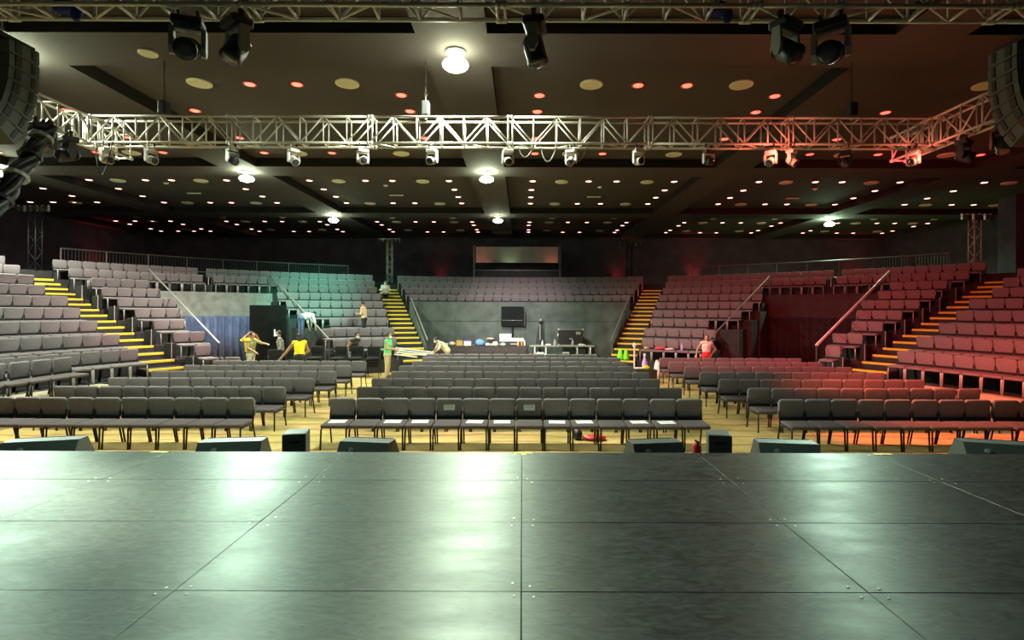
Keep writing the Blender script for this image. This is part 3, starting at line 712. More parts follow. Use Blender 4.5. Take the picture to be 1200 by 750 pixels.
XN = ['outer grey-side bay', 'second grey-side bay', 'inner grey-side bay', 'inner red-side bay', 'second red-side bay', 'outer red-side bay']
O4 = ['first', 'second', 'third', 'fourth']
YN = ['over truss', 'over floor', 'by back wall']
OFF = {(2, 0, 0, 0), (4, 0, 0, 0), (1, 0, 0, 0), (1, 0, 3, 0), (1, 0, 1, 0), (1, 0, 2, 0), (4, 0, 1, 0), (4, 0, 2, 0)}
for xi, xs in enumerate(COLS):
    for yi, ys in enumerate(RWS):
        if yi == 0 and xi in (0, 5): continue
        for c, x in enumerate(xs):
            for r, y in enumerate(ys):
                if c in (1, 2) and r in (1, 2): continue
                if (xi, yi, c, r) in OFF: continue
                yy = y+(.6 if yi == 0 and r == 0 and c in (0, 3) else 0)
                o = empty('downlight', (x+random.uniform(-.02, .02), yy, 7.79)); red = yi == 0
                inst('trim_ring', DTM, o); inst('lens', DLR if red else DLW, o)
                tag(o, '%s downlight, %s %s, %s row, %s from grey-lit wall' % ('red' if red else 'warm', XN[xi], YN[yi], O4[r], O4[c]), 'downlight', 'downlights, %s %s' % (XN[xi], YN[yi]))
def disc_mesh(r):
    b = MB(); b.lathe([(r, .01), (r, -.02), (r*.86, -.035), (r*.80, -.012)], 22); m1 = b.mesh('rim', DISCM, True)
    b = MB(); b.lathe([(r*.82, -.006), (r*.80, -.018), (r*.05, -.02)], 22); m2 = b.mesh('grille', mat('diffuser_grille', (.84, .76, .54), .7, 0, .3, 60))
    return m1, m2
BIGD = disc_mesh(.27); SMD = disc_mesh(.17)
def disc(x, y, ms, label, group, z=7.79):
    o = empty('ceiling_diffuser', (x, y, z)); inst('rim', ms[0], o); inst('grille', ms[1], o); tag(o, label, 'diffuser', group)
PX = [(-22.15, -21.9), (-16.6, -13.2), (-7.55, -4.1), (1.6, 5.1), (10.8, 14.3), (19.95, 23.4)]
for xi, xs in enumerate(PX):
    for yi, ys in enumerate(((12.35, 17.85), (21.7, 26.2), (31.7, 34.9))):
        if yi == 0 and xi in (0, 5): continue
        for q, y in enumerate(ys):
            for e, x in enumerate(xs if xi else xs[:1]):
                disc(x, y, BIGD, 'large cream diffuser, %s %s, %s row, %s from grey-lit wall' % (XN[xi], YN[yi], O4[q], O4[e]), 'large diffusers, %s %s' % (XN[xi], YN[yi]))
        for e, x in enumerate(xs if xi else xs[:1]):
            disc(x+.1 if xi != 1 else x-.5, (11.05, 20.55, 30.2)[yi], SMD, 'small cream ceiling speaker, %s %s, %s from grey-lit wall' % (XN[xi], YN[yi], O4[e]), 'small ceiling speakers, %s %s' % (XN[xi], YN[yi]))
disc(-7.3, 10.3, SMD, 'small cream ceiling speaker on beam near the cluster of dark moving lights', None, 7.49)
for x, y in ((-5.8, 22.4), (3.3, 22.6), (-14.9, 22.1), (12.6, 22.8)):
    i = min(range(1, 5), key=lambda k: abs(sum(PX[k])/2-x)); b = MB()
    b.box((0, 1.9, -.02), (.62, .09, .04)); o = empty('air_slot', (x, y, 7.795)); b.build('slot_frame', DISCM, o)
    MB().lathe([(.10, 0), (.10, -.03), (.05, -.06)], 12).build('detector', DISCM, o); tag(o, 'cream slot vent with round detector in the %s' % XN[i], 'vent')

# ---------------------------------------------------------------- lighting towers, screen, uplights
def tower(x, y, z0, z1, label, heads=3, ALU=GREYPLAST):
    o = empty('lighting_tower', (x, y, z0)); h = z1-z0; w = .15; tag(o, label, 'lighting tower')
    b = MB()
    rbox(b, (0, 0, .02), (.7, .7, .04), .02); b.build('base_plate', BLACKMETAL, o)
    for sx in (-1, 1):
        for sy in (-1, 1): MB().tube((sx*w, sy*w, .04), (sx*w, sy*w, h), .025, 6).build('chord', ALU, o, smooth=True)
    n = int(h/.36)
    for k in range(n):
        za, zb = .04+h*k/n*.97, .04+h*(k+1)/n*.97; sg = 1 if k % 2 else -1
        for (p, q) in (((sg*w, -w), (-sg*w, -w)), ((-w, sg*w), (-w, -sg*w)), ((w, -sg*w), (w, sg*w)), ((-sg*w, w), (sg*w, w))):
            MB().tube((*p, za), (*q, zb), .014, 5).build('brace', ALU, o)
    MB().tube((-.62, 0, h), (.62, 0, h), .03, 8).build('crossbar', ALU, o)
    for k in range(heads):
        xx = -.5+1.0*k/max(1, heads-1)
        b = MB(); b.lathe([(.08, -.14), (.12, -.1), (.12, .12), (.10, .14)], 10, 0, Matrix.Translation((xx, -.16, h-.16)) @ Matrix.Rotation(R_(100), 4, 'X'))
        hd = b.build('spot_head', BLACKPLAST, o, smooth=True)
        MB().box((xx-.13, -.08, h-.1), (.02, .1, .26)).box((xx+.13, -.08, h-.1), (.02, .1, .26)).build('yoke', GREYMETAL, hd)
W9 = Zn(9)+.4
tower(-8.1, 32.3, W9, 6.85, 'red-glinting truss tower with lamps above the teal-side inner stairs', ALU=GREYMETAL)
tower(6.6, 32.6, W9, 6.7, 'dark truss tower with lamps above the maroon-side inner stairs', ALU=BLACKMETAL)
tower(-20.35, 22.1, W9, 6.8, 'dark truss tower with lamps above the outer grey-lit stairs', ALU=BLACKMETAL)
tower(19.75, 23.1, W9, 6.75, 'pale-chorded truss tower with lamps above the outer red-lit stairs')
sc = empty('projection_screen', (-.35, 34.2, W9)); tag(sc, 'low wide pale screen on two posts behind the top rows', 'screen')
MB().box((0, 0, 2.0), (5.3, .06, 1.02)).build('screen_board', mat('screen_grey', (.33, .33, .31), .7, 0, .1, 2), sc)
for x in (-2.78, 2.78): MB().box((x, 0, 1.3), (.13, .1, 2.6)).build('post', RAILM, sc)
MB().box((0, 0, 1.0), (5.4, .05, .05)).box((0, 0, .15), (5.4, .05, .05)).build('cross_rail', RAILM, sc)
MB().box((0, .03, .6), (5.3, .02, .8)).build('lower_board', WALLM, sc)
def uplight(x, y, z, power, tgt, label):
    o = empty('wall_uplight', (x, y, 0)); MB().lathe([(.07, z), (.09, z+.02), (.10, z+.16), (.08, z+.18)], 12).build('can', BLACKPLAST, o)
    MB().lathe([(.078, z+.178), (.05, z+.19)], 12).build('lens', emat('uplight_glow', (1, .1, .06), 2), o)
    MB().tube((0, 0, .03), (0, 0, z), .02, 6).build('stand_pole', BLACKMETAL, o); b = MB(); rbox(b, (0, 0, .015), (.4, .3, .03), .03); b.build('foot', BLACKMETAL, o)
    light('uplight_beam', 'SPOT', (x, y, z+.25), power*5, RED, tgt, .05, 75, .9); tag(o, label, 'uplight')
for x, y, z, tx, ty, p, lb in ((-25.25, 31.6, 3.9, -25.6, 31.6, 26, 'grey-side wall'), (11.9, 36.35, 4.1, 11.9, 36.75, 34, 'back wall beyond the maroon-lit seats'), (-5.6, 36.4, 4.0, -5.6, 36.75, 10, 'back wall behind the teal-side tower'),
                                (22.8, 36.35, 4.0, 22.8, 36.75, 26, 'back wall near the red-side corner'), (6.6, 36.35, 4.0, 6.6, 36.75, 14, 'back wall beside the screen')):
    uplight(x, y, z, p, (tx, ty, z+2.0), 'small red uplight on a stand washing the %s' % lb)
for x, c, p, lb in ((-2.6, (1, .2, .12), 26, 'added red lamp can at the grey-side foot of the screen'), (1.9, (1, .2, .12), 26, 'added red lamp can at the red-side foot of the screen'), (-.8, (.7, 1, .5), 20, 'added greenish lamp can at the middle foot of the screen')):
    o = empty('added_screen_lamp', (x, 33.6, W9)); MB().tube((0, 0, 0), (0, 0, .72), .015).build('stand', BLACKMETAL, o); MB().lathe([(.03, .7), (.06, .72), (.07, .82)], 10).build('can', BLACKMETAL, o); tag(o, lb, 'lamp')  # unseen cans, added as housings for the screen spots
    light('screen_glow', 'SPOT', (x, 33.6, W9+.9), p, c, (x*1.02, 34.2, W9+2.3), .04, 85, .9)

# ================================================================ FRONT OF STAGE
def wedge(x, y, z, rz, w, label):
    o = empty('stage_monitor', (x, y, z), rz); b = MB()
    b.prism([(-.26, 0), (.26, 0), (.26, .10), (.06, .385), (-.14, .385), (-.26, .20)], -w/2, w/2); b.build('cabinet', CABINET, o)
    b = MB(); b.add([(-w/2+.03, .262, .11), (w/2-.03, .262, .11), (w/2-.03, .072, .381), (-w/2+.03, .072, .381), (-w/2+.03, .272, .117), (w/2-.03, .272, .117), (w/2-.03, .082, .388), (-w/2+.03, .082, .388)],
                  [(0, 1, 2, 3), (7, 6, 5, 4), (0, 4, 5, 1), (1, 5, 6, 2), (2, 6, 7, 3), (3, 7, 4, 0)]); b.build('grille', BLACKMETAL, o)
    MB().lathe([(.03, 0), (.03, .012), (.015, .014)], 12, 0, Matrix.Translation((-w*.22, -.2, .30)) @ Matrix.Rotation(R_(60), 4, 'X')).build('socket', GREYPLAST, o)
    tag(o, label, 'speaker')
WZ = .541
for x, rz, w, lb in ((-5.78, 14, .78, 'black wedge speaker at the stage edge, outermost on grey-lit side'), (-3.5, 8, .72, 'black wedge speaker at the stage edge beside the grey-side tall box'),
                    (-1.86, -8, .62, 'black wedge speaker in front of the middle chair block, grey-lit half'), (1.60, 9, .62, 'black wedge speaker in front of the middle chair block, red-lit half'),
                    (3.2, -8, .68, 'black wedge speaker at the stage edge beside the red-side tall box'), (5.78, -16, .80, 'black wedge speaker at the stage edge, outermost on red-lit side')):
    wedge(x, 6.45, WZ, R_(rz), w, lb)
for x, rz, lb in ((-2.77, 12, 'grey-lit side'), (2.42, -14, 'red-lit side')):
    o = empty('speaker_box', (x, 6.5, WZ), R_(rz)); b = MB(); rbox(b, (0, 0, .235), (.27, .30, .47), .012); b.build('cabinet', CABINET, o)
    b = MB(); rbox(b, (0, -.152, .37), (.12, .01, .03), .008); b.build('handle_recess', BLACKMETAL, o)
    MB().box((0, .153, .235), (.24, .008, .43)).build('grille', BLACKMETAL, o); tag(o, 'tall narrow black speaker box at the stage edge, %s' % lb, 'speaker')
o = empty('fire_extinguisher', (2.17, 6.56, WZ)); MB().lathe([(.05, 0), (.055, .02), (.055, .29), (.035, .325), (.02, .335)], 14).build('cylinder', mat('signal_red', (.55, .03, .02), .4), o, smooth=True)
MB().box((0, 0, .345), (.03, .09, .02)).build('valve', BLACKMETAL, o); tag(o, 'small red fire extinguisher beside the red-side tall box', 'extinguisher')
o = empty('red_bag', (1.28, 10.25, 0)); b = MB(); b.ell((.12, 0, .05), (.24, .16, .055), 12, 8); b.build('cloth', MATS['signal_red'], o, smooth=True)
b = MB(); b.ell((-.2, .02, .10), (.10, .12, .11), 10, 7); b.build('black_pouch', BLACKPLAST, o, smooth=True); tag(o, 'crumpled red and black bag on the carpet under front row chairs', 'bag')

# ================================================================ CONTROL AREA
t = empty('control_desk', (-2.05, 26.4, 0)); tag(t, 'long desk draped in brown cloth in front of the green drape', 'table')
b = MB(); rbox(b, (0, 0, .74), (4.5, .8, .04), .01); b.build('desk_top', CLOTHB, t)
wv = MB(); vs = []; fs = []
for i in range(61):
    x = -2.25+4.5*i/60; d = .012*math.sin(i*.9)
    for z in (.02, .73): vs += [(x, -.40+d, z), (x, -.385+d, z)]
for i in range(60):
    a = i*4; fs += [(a, a+4, a+6, a+2), (a+1, a+3, a+7, a+5), (a, a+1, a+5, a+4), (a+2, a+6, a+7, a+3)]
wv.add(vs, fs).build('front_cloth', CLOTHB, t, smooth=True)
for x in (-2.1, 2.1):
    for y in (-.3, .3): MB().box((x, y, .36), (.05, .05, .72)).build('leg', BLACKMETAL, t)
t = empty('folding_table', (1.98, 26.5, 0)); tag(t, 'pale grey folding table with white legs beside the draped desk', 'table')
b = MB(); rbox(b, (0, 0, .745), (3.2, .75, .05), .02); b.build('table_top', TABLEG, t)
for x in (-1.35, -.8, .75, 1.4):
    for y in (-.3, .3): MB().tube((x, y, 0), (x, y, .72), .035, 8).build('leg', WHITE, t, smooth=True)
DZ0 = .7605; TZ0 = .7705
# big black monitor on a stand behind the desk
o = empty('display_screen', (-.50, 27.2, 0)); b = MB(); rbox(b, (0, 0, 0), (1.16, 1.02, .07), .02, 0, Matrix.Translation((0, 0, 2.2)) @ Matrix.Rotation(R_(90), 4, 'X')); b.build('panel', mat('screen_black', (.006, .009, .010), .7, 0, .2, 3, 0, .15), o)
b = MB(); rbox(b, (0, 0, 0), (.12, .78, .06), .02, 0, Matrix.Translation((.61, .05, 2.06)) @ Matrix.Rotation(R_(90), 4, 'X')); b.build('side_speaker', BLACKPLAST, o)
MB().box((0, -.037, 2.0), (1.0, .006, .012)).box((.03, -.038, 2.0), (.06, .006, .03)).build('front_trim', GREYPLAST, o)
MB().tube((0, .03, 0), (0, .03, 1.75), .04, 8).build('stand_pole', BLACKMETAL, o); b = MB(); rbox(b, (0, .0, .02), (.8, .5, .04), .05); b.build('stand_base', BLACKMETAL, o)
tag(o, 'large black display on a stand in front of the green drape', 'display')
# video camera on tripod
o = empty('camera_tripod', (.92, 27.1, 0)); 
for k in range(3):
    a = R_(90+120*k); MB().tube((.07*math.cos(a), .07*math.sin(a), 1.72), (.36*math.cos(a), .36*math.sin(a), 0), .03, 6, 0, .018).build('leg', BLACKMETAL, o)
MB().tube((0, 0, 1.0), (0, 0, 1.85), .035, 8).build('centre_column', GREYMETAL, o); MB().ell((0, 0, 1.86), (.07, .07, .06)).build('head', BLACKMETAL, o, smooth=True)
b = MB(); rbox(b, (.02, 0, 2.02), (.16, .34, .22), .03); cm = b.build('video_camera', BLACKPLAST, o)
MB().lathe([(.06, 0), (.07, .12), (.065, .14)], 12, 0, Matrix.Translation((.02, -.17, 2.03)) @ Matrix.Rotation(R_(90), 4, 'X')).build('lens', GREYPLAST, cm, smooth=True)
tag(o, 'tall black tripod with a video camera behind the folding table', 'tripod')
# flight case
o = empty('flight_case', (2.42, 26.55, TZ0)); b = MB(); rbox(b, (0, 0, .42), (1.22, .55, .80), .02); b.build('case_body', mat('case_black', (.015, .013, .013), .5), o)
for x in (-.6, .6):
    for z in (.04, .80): b = MB(); b.ell((x, -.26, z), (.06, .05, .05)); b.build('ball_corner', mat('case_corner', (.7, .5, .45), .4), o, smooth=True)
MB().box((0, -.28, .80), (1.2, .02, .03)).box((0, -.28, .03), (1.2, .02, .03)).build('edge_strip', GREYMETAL, o)
MB().box((.36, -.28, .62), (.22, .012, .14)).build('label_plate', GREYPLAST, o); MB().box((0, -.28, .34), (.16, .012, .06)).build('latch', GREYPLAST, o)
for x in (-.62, .62): MB().ell((x, -.1, .52), (.04, .09, .09)).build('handle', PAPER, o, smooth=True)
tag(o, 'black flight case with metal corners standing on the folding table', 'case')
# mixing console, laptops, boxes and clutter on the desk
o = empty('mixing_console', (-.52, 26.45, DZ0)); b = MB(); b.prism([(-.30, 0), (.30, 0), (.30, .34), (-.30, .20)], -.62, .62); b.build('console_body', BLACKPLAST, o)
b = MB(); b.add([(-.60, -.29, .212), (.60, -.29, .212), (.60, .28, .345), (-.60, .28, .345), (-.60, -.29, .232), (.60, -.29, .232), (.60, .28, .365), (-.60, .28, .365)], [(3, 2, 1, 0), (4, 5, 6, 7), (0, 1, 5, 4), (1, 2, 6, 5), (2, 3, 7, 6), (3, 0, 4, 7)]); b.build('control_surface', WHITE, o)
MB().box((-.32, .2, .46), (.6, .03, .22)).build('meter_screen', WHITE, o)
MB().box((.1, -.305, .09), (.32, .008, .03)).build('front_label', PAPER, o); tag(o, 'white-topped mixing console on the draped desk', 'console')
def laptop(x, y, z, rz, w, label, scr=BLACKPLAST):
    o = empty('laptop', (x, y, z), rz); b = MB(); rbox(b, (0, 0, .012), (w, .3, .022), .01); b.build('keyboard_base', GREYPLAST, o)
    b = MB(); rbox(b, (0, 0, 0), (w, .62*w, .016), .01, 0, Matrix.Translation((0, .17, .03+.31*w)) @ Matrix.Rotation(R_(82), 4, 'X')); b.build('screen', scr, o); tag(o, label, 'laptop')
laptop(-2.75, 26.5, DZ0, R_(8), .68, 'black laptop with raised screen on the draped desk')
laptop(-1.58, 26.55, DZ0, R_(-10), .42, 'small dark laptop on the desk beside mixing console')
COLM = lambda n, c: mat('cloth_'+n, c, .7, 0, .12, 15)
def carton(x, y, z, d, c, label, rz=0, nm='storage_box', cat='box', lid=None):
    o = empty(nm, (x, y, z), R_(rz)); b = MB(); rbox(b, (0, 0, d[2]*.42), (d[0], d[1], d[2]*.84), .012); b.build('body', c, o)
    b = MB(); rbox(b, (0, 0, d[2]*.92), (d[0]*1.03, d[1]*1.03, d[2]*.16), .012); b.build('lid', lid or c, o); tag(o, label, cat)
carton(-3.1, 26.16, DZ0, (.30, .25, .26), COLM('ochre', (.62, .40, .10)), 'ochre yellow box on the draped desk', 8)
carton(-2.68, 26.15, DZ0, (.36, .28, .27), WHITE, 'white box with blue lid on the draped desk', -4, lid=COLM('blue', (.10, .16, .62)))
carton(-1.42, 26.24, DZ0, (.5, .2, .10), COLM('cream', (.6, .58, .42)), 'long cream flat box lying on the draped desk', 0)
carton(-3.98, 26.4, DZ0, (.56, .4, .10), COLM('bone', (.66, .58, .55)), 'pale flat carton at the teal-side end of the draped desk', 3)
def heap(x, y, z, r, c, label, nm='cloth_heap', cat='cloth', k=4, seed=1):
    rd = random.Random(seed); b = MB()
    o = empty(nm, (x, y, z)); b.ell((0, 0, r[2]*.45), (r[0], r[1], r[2]*.5), 12, 7)
    for i in range(k): b.ell((rd.uniform(-.5, .5)*r[0], rd.uniform(-.5, .5)*r[1], r[2]*rd.uniform(.45, .7)), (r[0]*.4, r[1]*.45, r[2]*.42), 9, 6)
    b.v = [(p[0], p[1], max(p[2], .001)) for p in b.v]
    m = b.build('folds', c, o, smooth=True); tag(o, label, cat); return o
heap(-2.08, 26.2, DZ0, (.24, .16, .34), COLM('sky', (.20, .40, .75)), 'light blue cloth bundle on the draped desk', seed=3)
heap(-1.72, 26.1, DZ0, (.1, .08, .14), PAPER, 'white crumpled bag on the desk beside the blue bundle', 'crumpled_bag', 'bag', seed=4)
heap(-1.33, 26.07, DZ0, (.14, .065, .2), PAPER, 'white plastic bag on the desk near the console', 'plastic_bag', 'bag', seed=5)
heap(-.95, 26.07, DZ0, (.16, .065, .16), COLM('aqua', (.35, .55, .5)), 'pale aqua cloth heap on the desk front of console', seed=6)
heap(-3.46, 26.15, DZ0, (.18, .14, .2), COLM('blush', (.7, .55, .5)), 'blush and white heap of bags near the teal-side desk end', 'bag_heap', 'bags', seed=7)
heap(-1.6, 26.5, DZ0+.29, (.2, .06, .1), COLM('peach', (.7, .5, .42)), 'peach cap resting on the small laptop', 'cap', 'cap', 2, 8)
def bottle(x, y, z, h, r, c, label, cap=None):
    o = empty('drink_bottle', (x, y, z)); MB().lathe([(r*.9, 0), (r, .01), (r, h*.62), (r*.45, h*.8), (r*.4, h*.9)], 12).build('body', c, o, smooth=True)
    MB().lathe([(r*.48, h*.9), (r*.48, h)], 10).build('cap', cap or WHITE, o); tag(o, label, 'bottle')
for i, (x, c, nm) in enumerate(((-.2, (.75, .6, .2), 'amber'), (-.02, (.7, .35, .15), 'rust'), (.12, (.8, .75, .6), 'cream'))):
    bottle(x, 26.1, DZ0, .24+.03*i, .045, COLM('b'+nm, c), '%s bottle on the desk in front of the console' % nm)
bottle(1.0, 26.25, TZ0, .26, .05, WHITE, 'white bottle on the folding table'); bottle(1.62, 26.2, TZ0, .30, .06, COLM('bgrey', (.5, .52, .45)), 'grey flask on the folding table beside the flight case')
bottle(2.5, 26.19, TZ0, .28, .06, COLM('lilac', (.5, .45, .6)), 'lilac flask on the folding table in front of the case')
heap(1.3, 26.2, TZ0, (.16, .1, .1), PAPER, 'white tissue heap on the folding table', 'tissue_heap', 'tissues', 3, 9)
heap(2.95, 26.19, TZ0, (.2, .065, .1), PAPER, 'white cloth on the folding table by its maroon-side end', 'cloth', 'cloth', 3, 10)
# things under the folding table
heap(1.02, 26.1, 0, (.42, .3, .42), PAPER, 'white plastic sacks heaped under the folding table', 'plastic_sacks', 'sacks', 6, 11)
heap(1.62, 25.85, 0, (.3, .25, .25), COLM('salmon', (.75, .45, .35)), 'salmon coloured bag under the folding table', 'floor_bag', 'bag', 5, 12)
o = empty('plastic_stool', (2.15, 26.1, 0)); b = MB(); rbox(b, (0, 0, .43), (.34, .34, .04), .04); b.build('seat', WHITE, o)
for a in (-1, 1):
    for c in (-1, 1): MB().tube((a*.17, c*.17, 0), (a*.12, c*.12, .42), .025, 6).build('leg', WHITE, o)
tag(o, 'white plastic stool under the folding table', 'stool')
carton(2.9, 26.4, 0, (.5, .4, .6), BLACKPLAST, 'black equipment rack under the folding table', 0, 'equipment_rack', 'rack')
o = empty('traffic_cone', (.42, 25.9, 0)); b = MB(); rbox(b, (0, 0, .015), (.26, .26, .03), .02); b.build('base', COLM('orange', (.85, .25, .1)), o)
MB().lathe([(.09, .03), (.02, .42)], 12).build('cone', COLM('orange', (.85, .25, .1)), o, smooth=True); tag(o, 'small orange cone between desk and folding table', 'cone')
o = empty('safety_vest', (3.62, 21.75, Z1+.0)); LIME = mat('lime', (.22, .95, .03), .6, 0, .08, 10)
LIME.node_tree.nodes['Principled BSDF'].inputs['Roughness'].default_value = .7
b = MB(); b.lathe([(.16, 0), (.15, .08), (.10, .25), (.07, .42), (.02, .46)], 12, 0, Matrix.Translation((-.1, 0, 0))); b.lathe([(.16, 0), (.15, .08), (.10, .25), (.07, .38), (.02, .42)], 12, 0, Matrix.Translation((.13, 0, 0)))
b.build('folded_cloth', LIME, o, smooth=True); tag(o, 'bright lime green twin-peaked bundle standing on the inner stairs', 'vest')
q = pol(-ST_IN, R1-1.4+.62*1+.35); o.location = (q.x+.0, q.y, Z1)

# belongings on and below the lowest maroon-lit seats
p1 = [t for t in pos if t[3] == 1 and t[4] == 'C-1']; p1.sort(key=lambda t: -t[2])
def onseat(k, f): 
    p, th = p1[k][1], p1[k][2]; v = Matrix.Rotation(R_(th), 3, 'Z') @ Vector(f); return p+v
q = onseat(0, (0, -.05, .462)); heap(q.x, q.y, q.z, (.12, .1, .1), COLM('ochre', (.62, .40, .10)), 'ochre pouch on the lowest maroon-lit seat row', 'pouch', 'pouch', 2, 21)
q = onseat(1, (.05, -.05, .462)); heap(q.x, q.y, q.z, (.22, .14, .13), COLM('crimson', (.7, .05, .12)), 'crimson bag on the lowest maroon-lit seat row', 'hand_bag', 'bag', 3, 22)
q = onseat(2, (-.05, -.05, .462)); heap(q.x, q.y, q.z, (.2, .13, .08), COLM('rose', (.8, .6, .58)), 'pale rose cloth on the lowest maroon-lit seat row', 'cloth', 'cloth', 3, 23)
q = onseat(3, (-.05, -.08, .466)); bottle(q.x, q.y, q.z, .30, .045, COLM('violet', (.55, .42, .85)), 'tall violet bottle standing on a lowest-row maroon-lit seat', COLM('violet', (.55, .42, .85)))
bottle(4.62, 19.95, .0, .9, .10, COLM('violet', (.55, .42, .85)), 'tall violet and white container on the floor by the stairs')
heap(4.55, 19.6, 0, (.22, .16, .34), COLM('rose', (.8, .6, .58)), 'pale rose sack on the floor by the violet container', 'floor_sack', 'sack', 4, 24)
heap(5.12, 19.85, 0, (.18, .14, .62), WHITE, 'white and cream sack on the floor beside the black trunk', 'floor_sack', 'sack', 5, 25)
heap(5.5, 19.9, 0, (.16, .12, .5), COLM('orange', (.85, .25, .1)), 'orange bag behind the floor chairs, near black trunk', 'floor_bag', 'bag', 4, 26)
carton(4.3, 18.5, 0, (.72, .45, .46), mat('trunk_black', (.02, .03, .02), .6), 'black trunk on the aisle floor beside the red-lit chairs', 4, 'trunk', 'trunk')
heap(4.33, 18.45, .462, (.14, .1, .14), COLM('limeyellow', (.7, .75, .05)), 'lime yellow ball of cloth on the black trunk', 'cloth_ball', 'cloth', 2, 27)
o = empty('paper_roll', (3.75, 19.2, .36)); MB().lathe([(.09, 0), (.10, .02), (.10, .83), (.09, .85)], 14, 0, Matrix.Rotation(R_(90), 4, 'Y')).build('roll', COLM('rollcream', (.8, .68, .58)), o, smooth=True)
MB().lathe([(.03, -.02), (.03, .0)], 10, 0, Matrix.Rotation(R_(90), 4, 'Y')).build('core', CLOTHB, o); tag(o, 'cream roll lying on a low crate in the red-side aisle', 'roll')
carton(4.15, 19.2, 0, (.7, .3, .255), COLM('woodtan', (.6, .5, .3)), 'low tan crate under the cream roll', 0, 'low_crate', 'crate')
o = empty('white_post', (4.35, 20.5, 0)); b = MB(); rbox(b, (0, 0, .02), (.22, .22, .04), .02); b.build('foot', WHITE, o); MB().tube((0, 0, .04), (0, 0, 1.1), .03, 8).build('post', WHITE, o); MB().ell((0, 0, 1.18), (.07, .07, .10)).build('knob', WHITE, o, smooth=True)
tag(o, 'white post with rounded top at the foot of the maroon-side inner stairs', 'post')
o = empty('black_curtain_frame', (-11.9, 25.2, 0)); tag(o, 'tall black masking flat inside the teal-lit passage', 'masking flat')
c0 = pol(39.4, Rn(5)); o.location = (c0.x+.25, c0.y-1.1, 0); o.rotation_euler = (0, 0, R_(45))
b = MB(); rbox(b, (0, 0, 1.35), (1.5, .08, 2.7), .01); b.build('cloth_face', mat('masking_black', (.007, .008, .008), .95, 0, .2, 4, 0, .05), o); MB().box((.7, .35, .02), (.06, .7, .04)).build('brace_foot', BLACKMETAL, o); MB().box((.25, -.045, 1.5), (.06, .01, .3)).build('white_tag', PAPER, o)

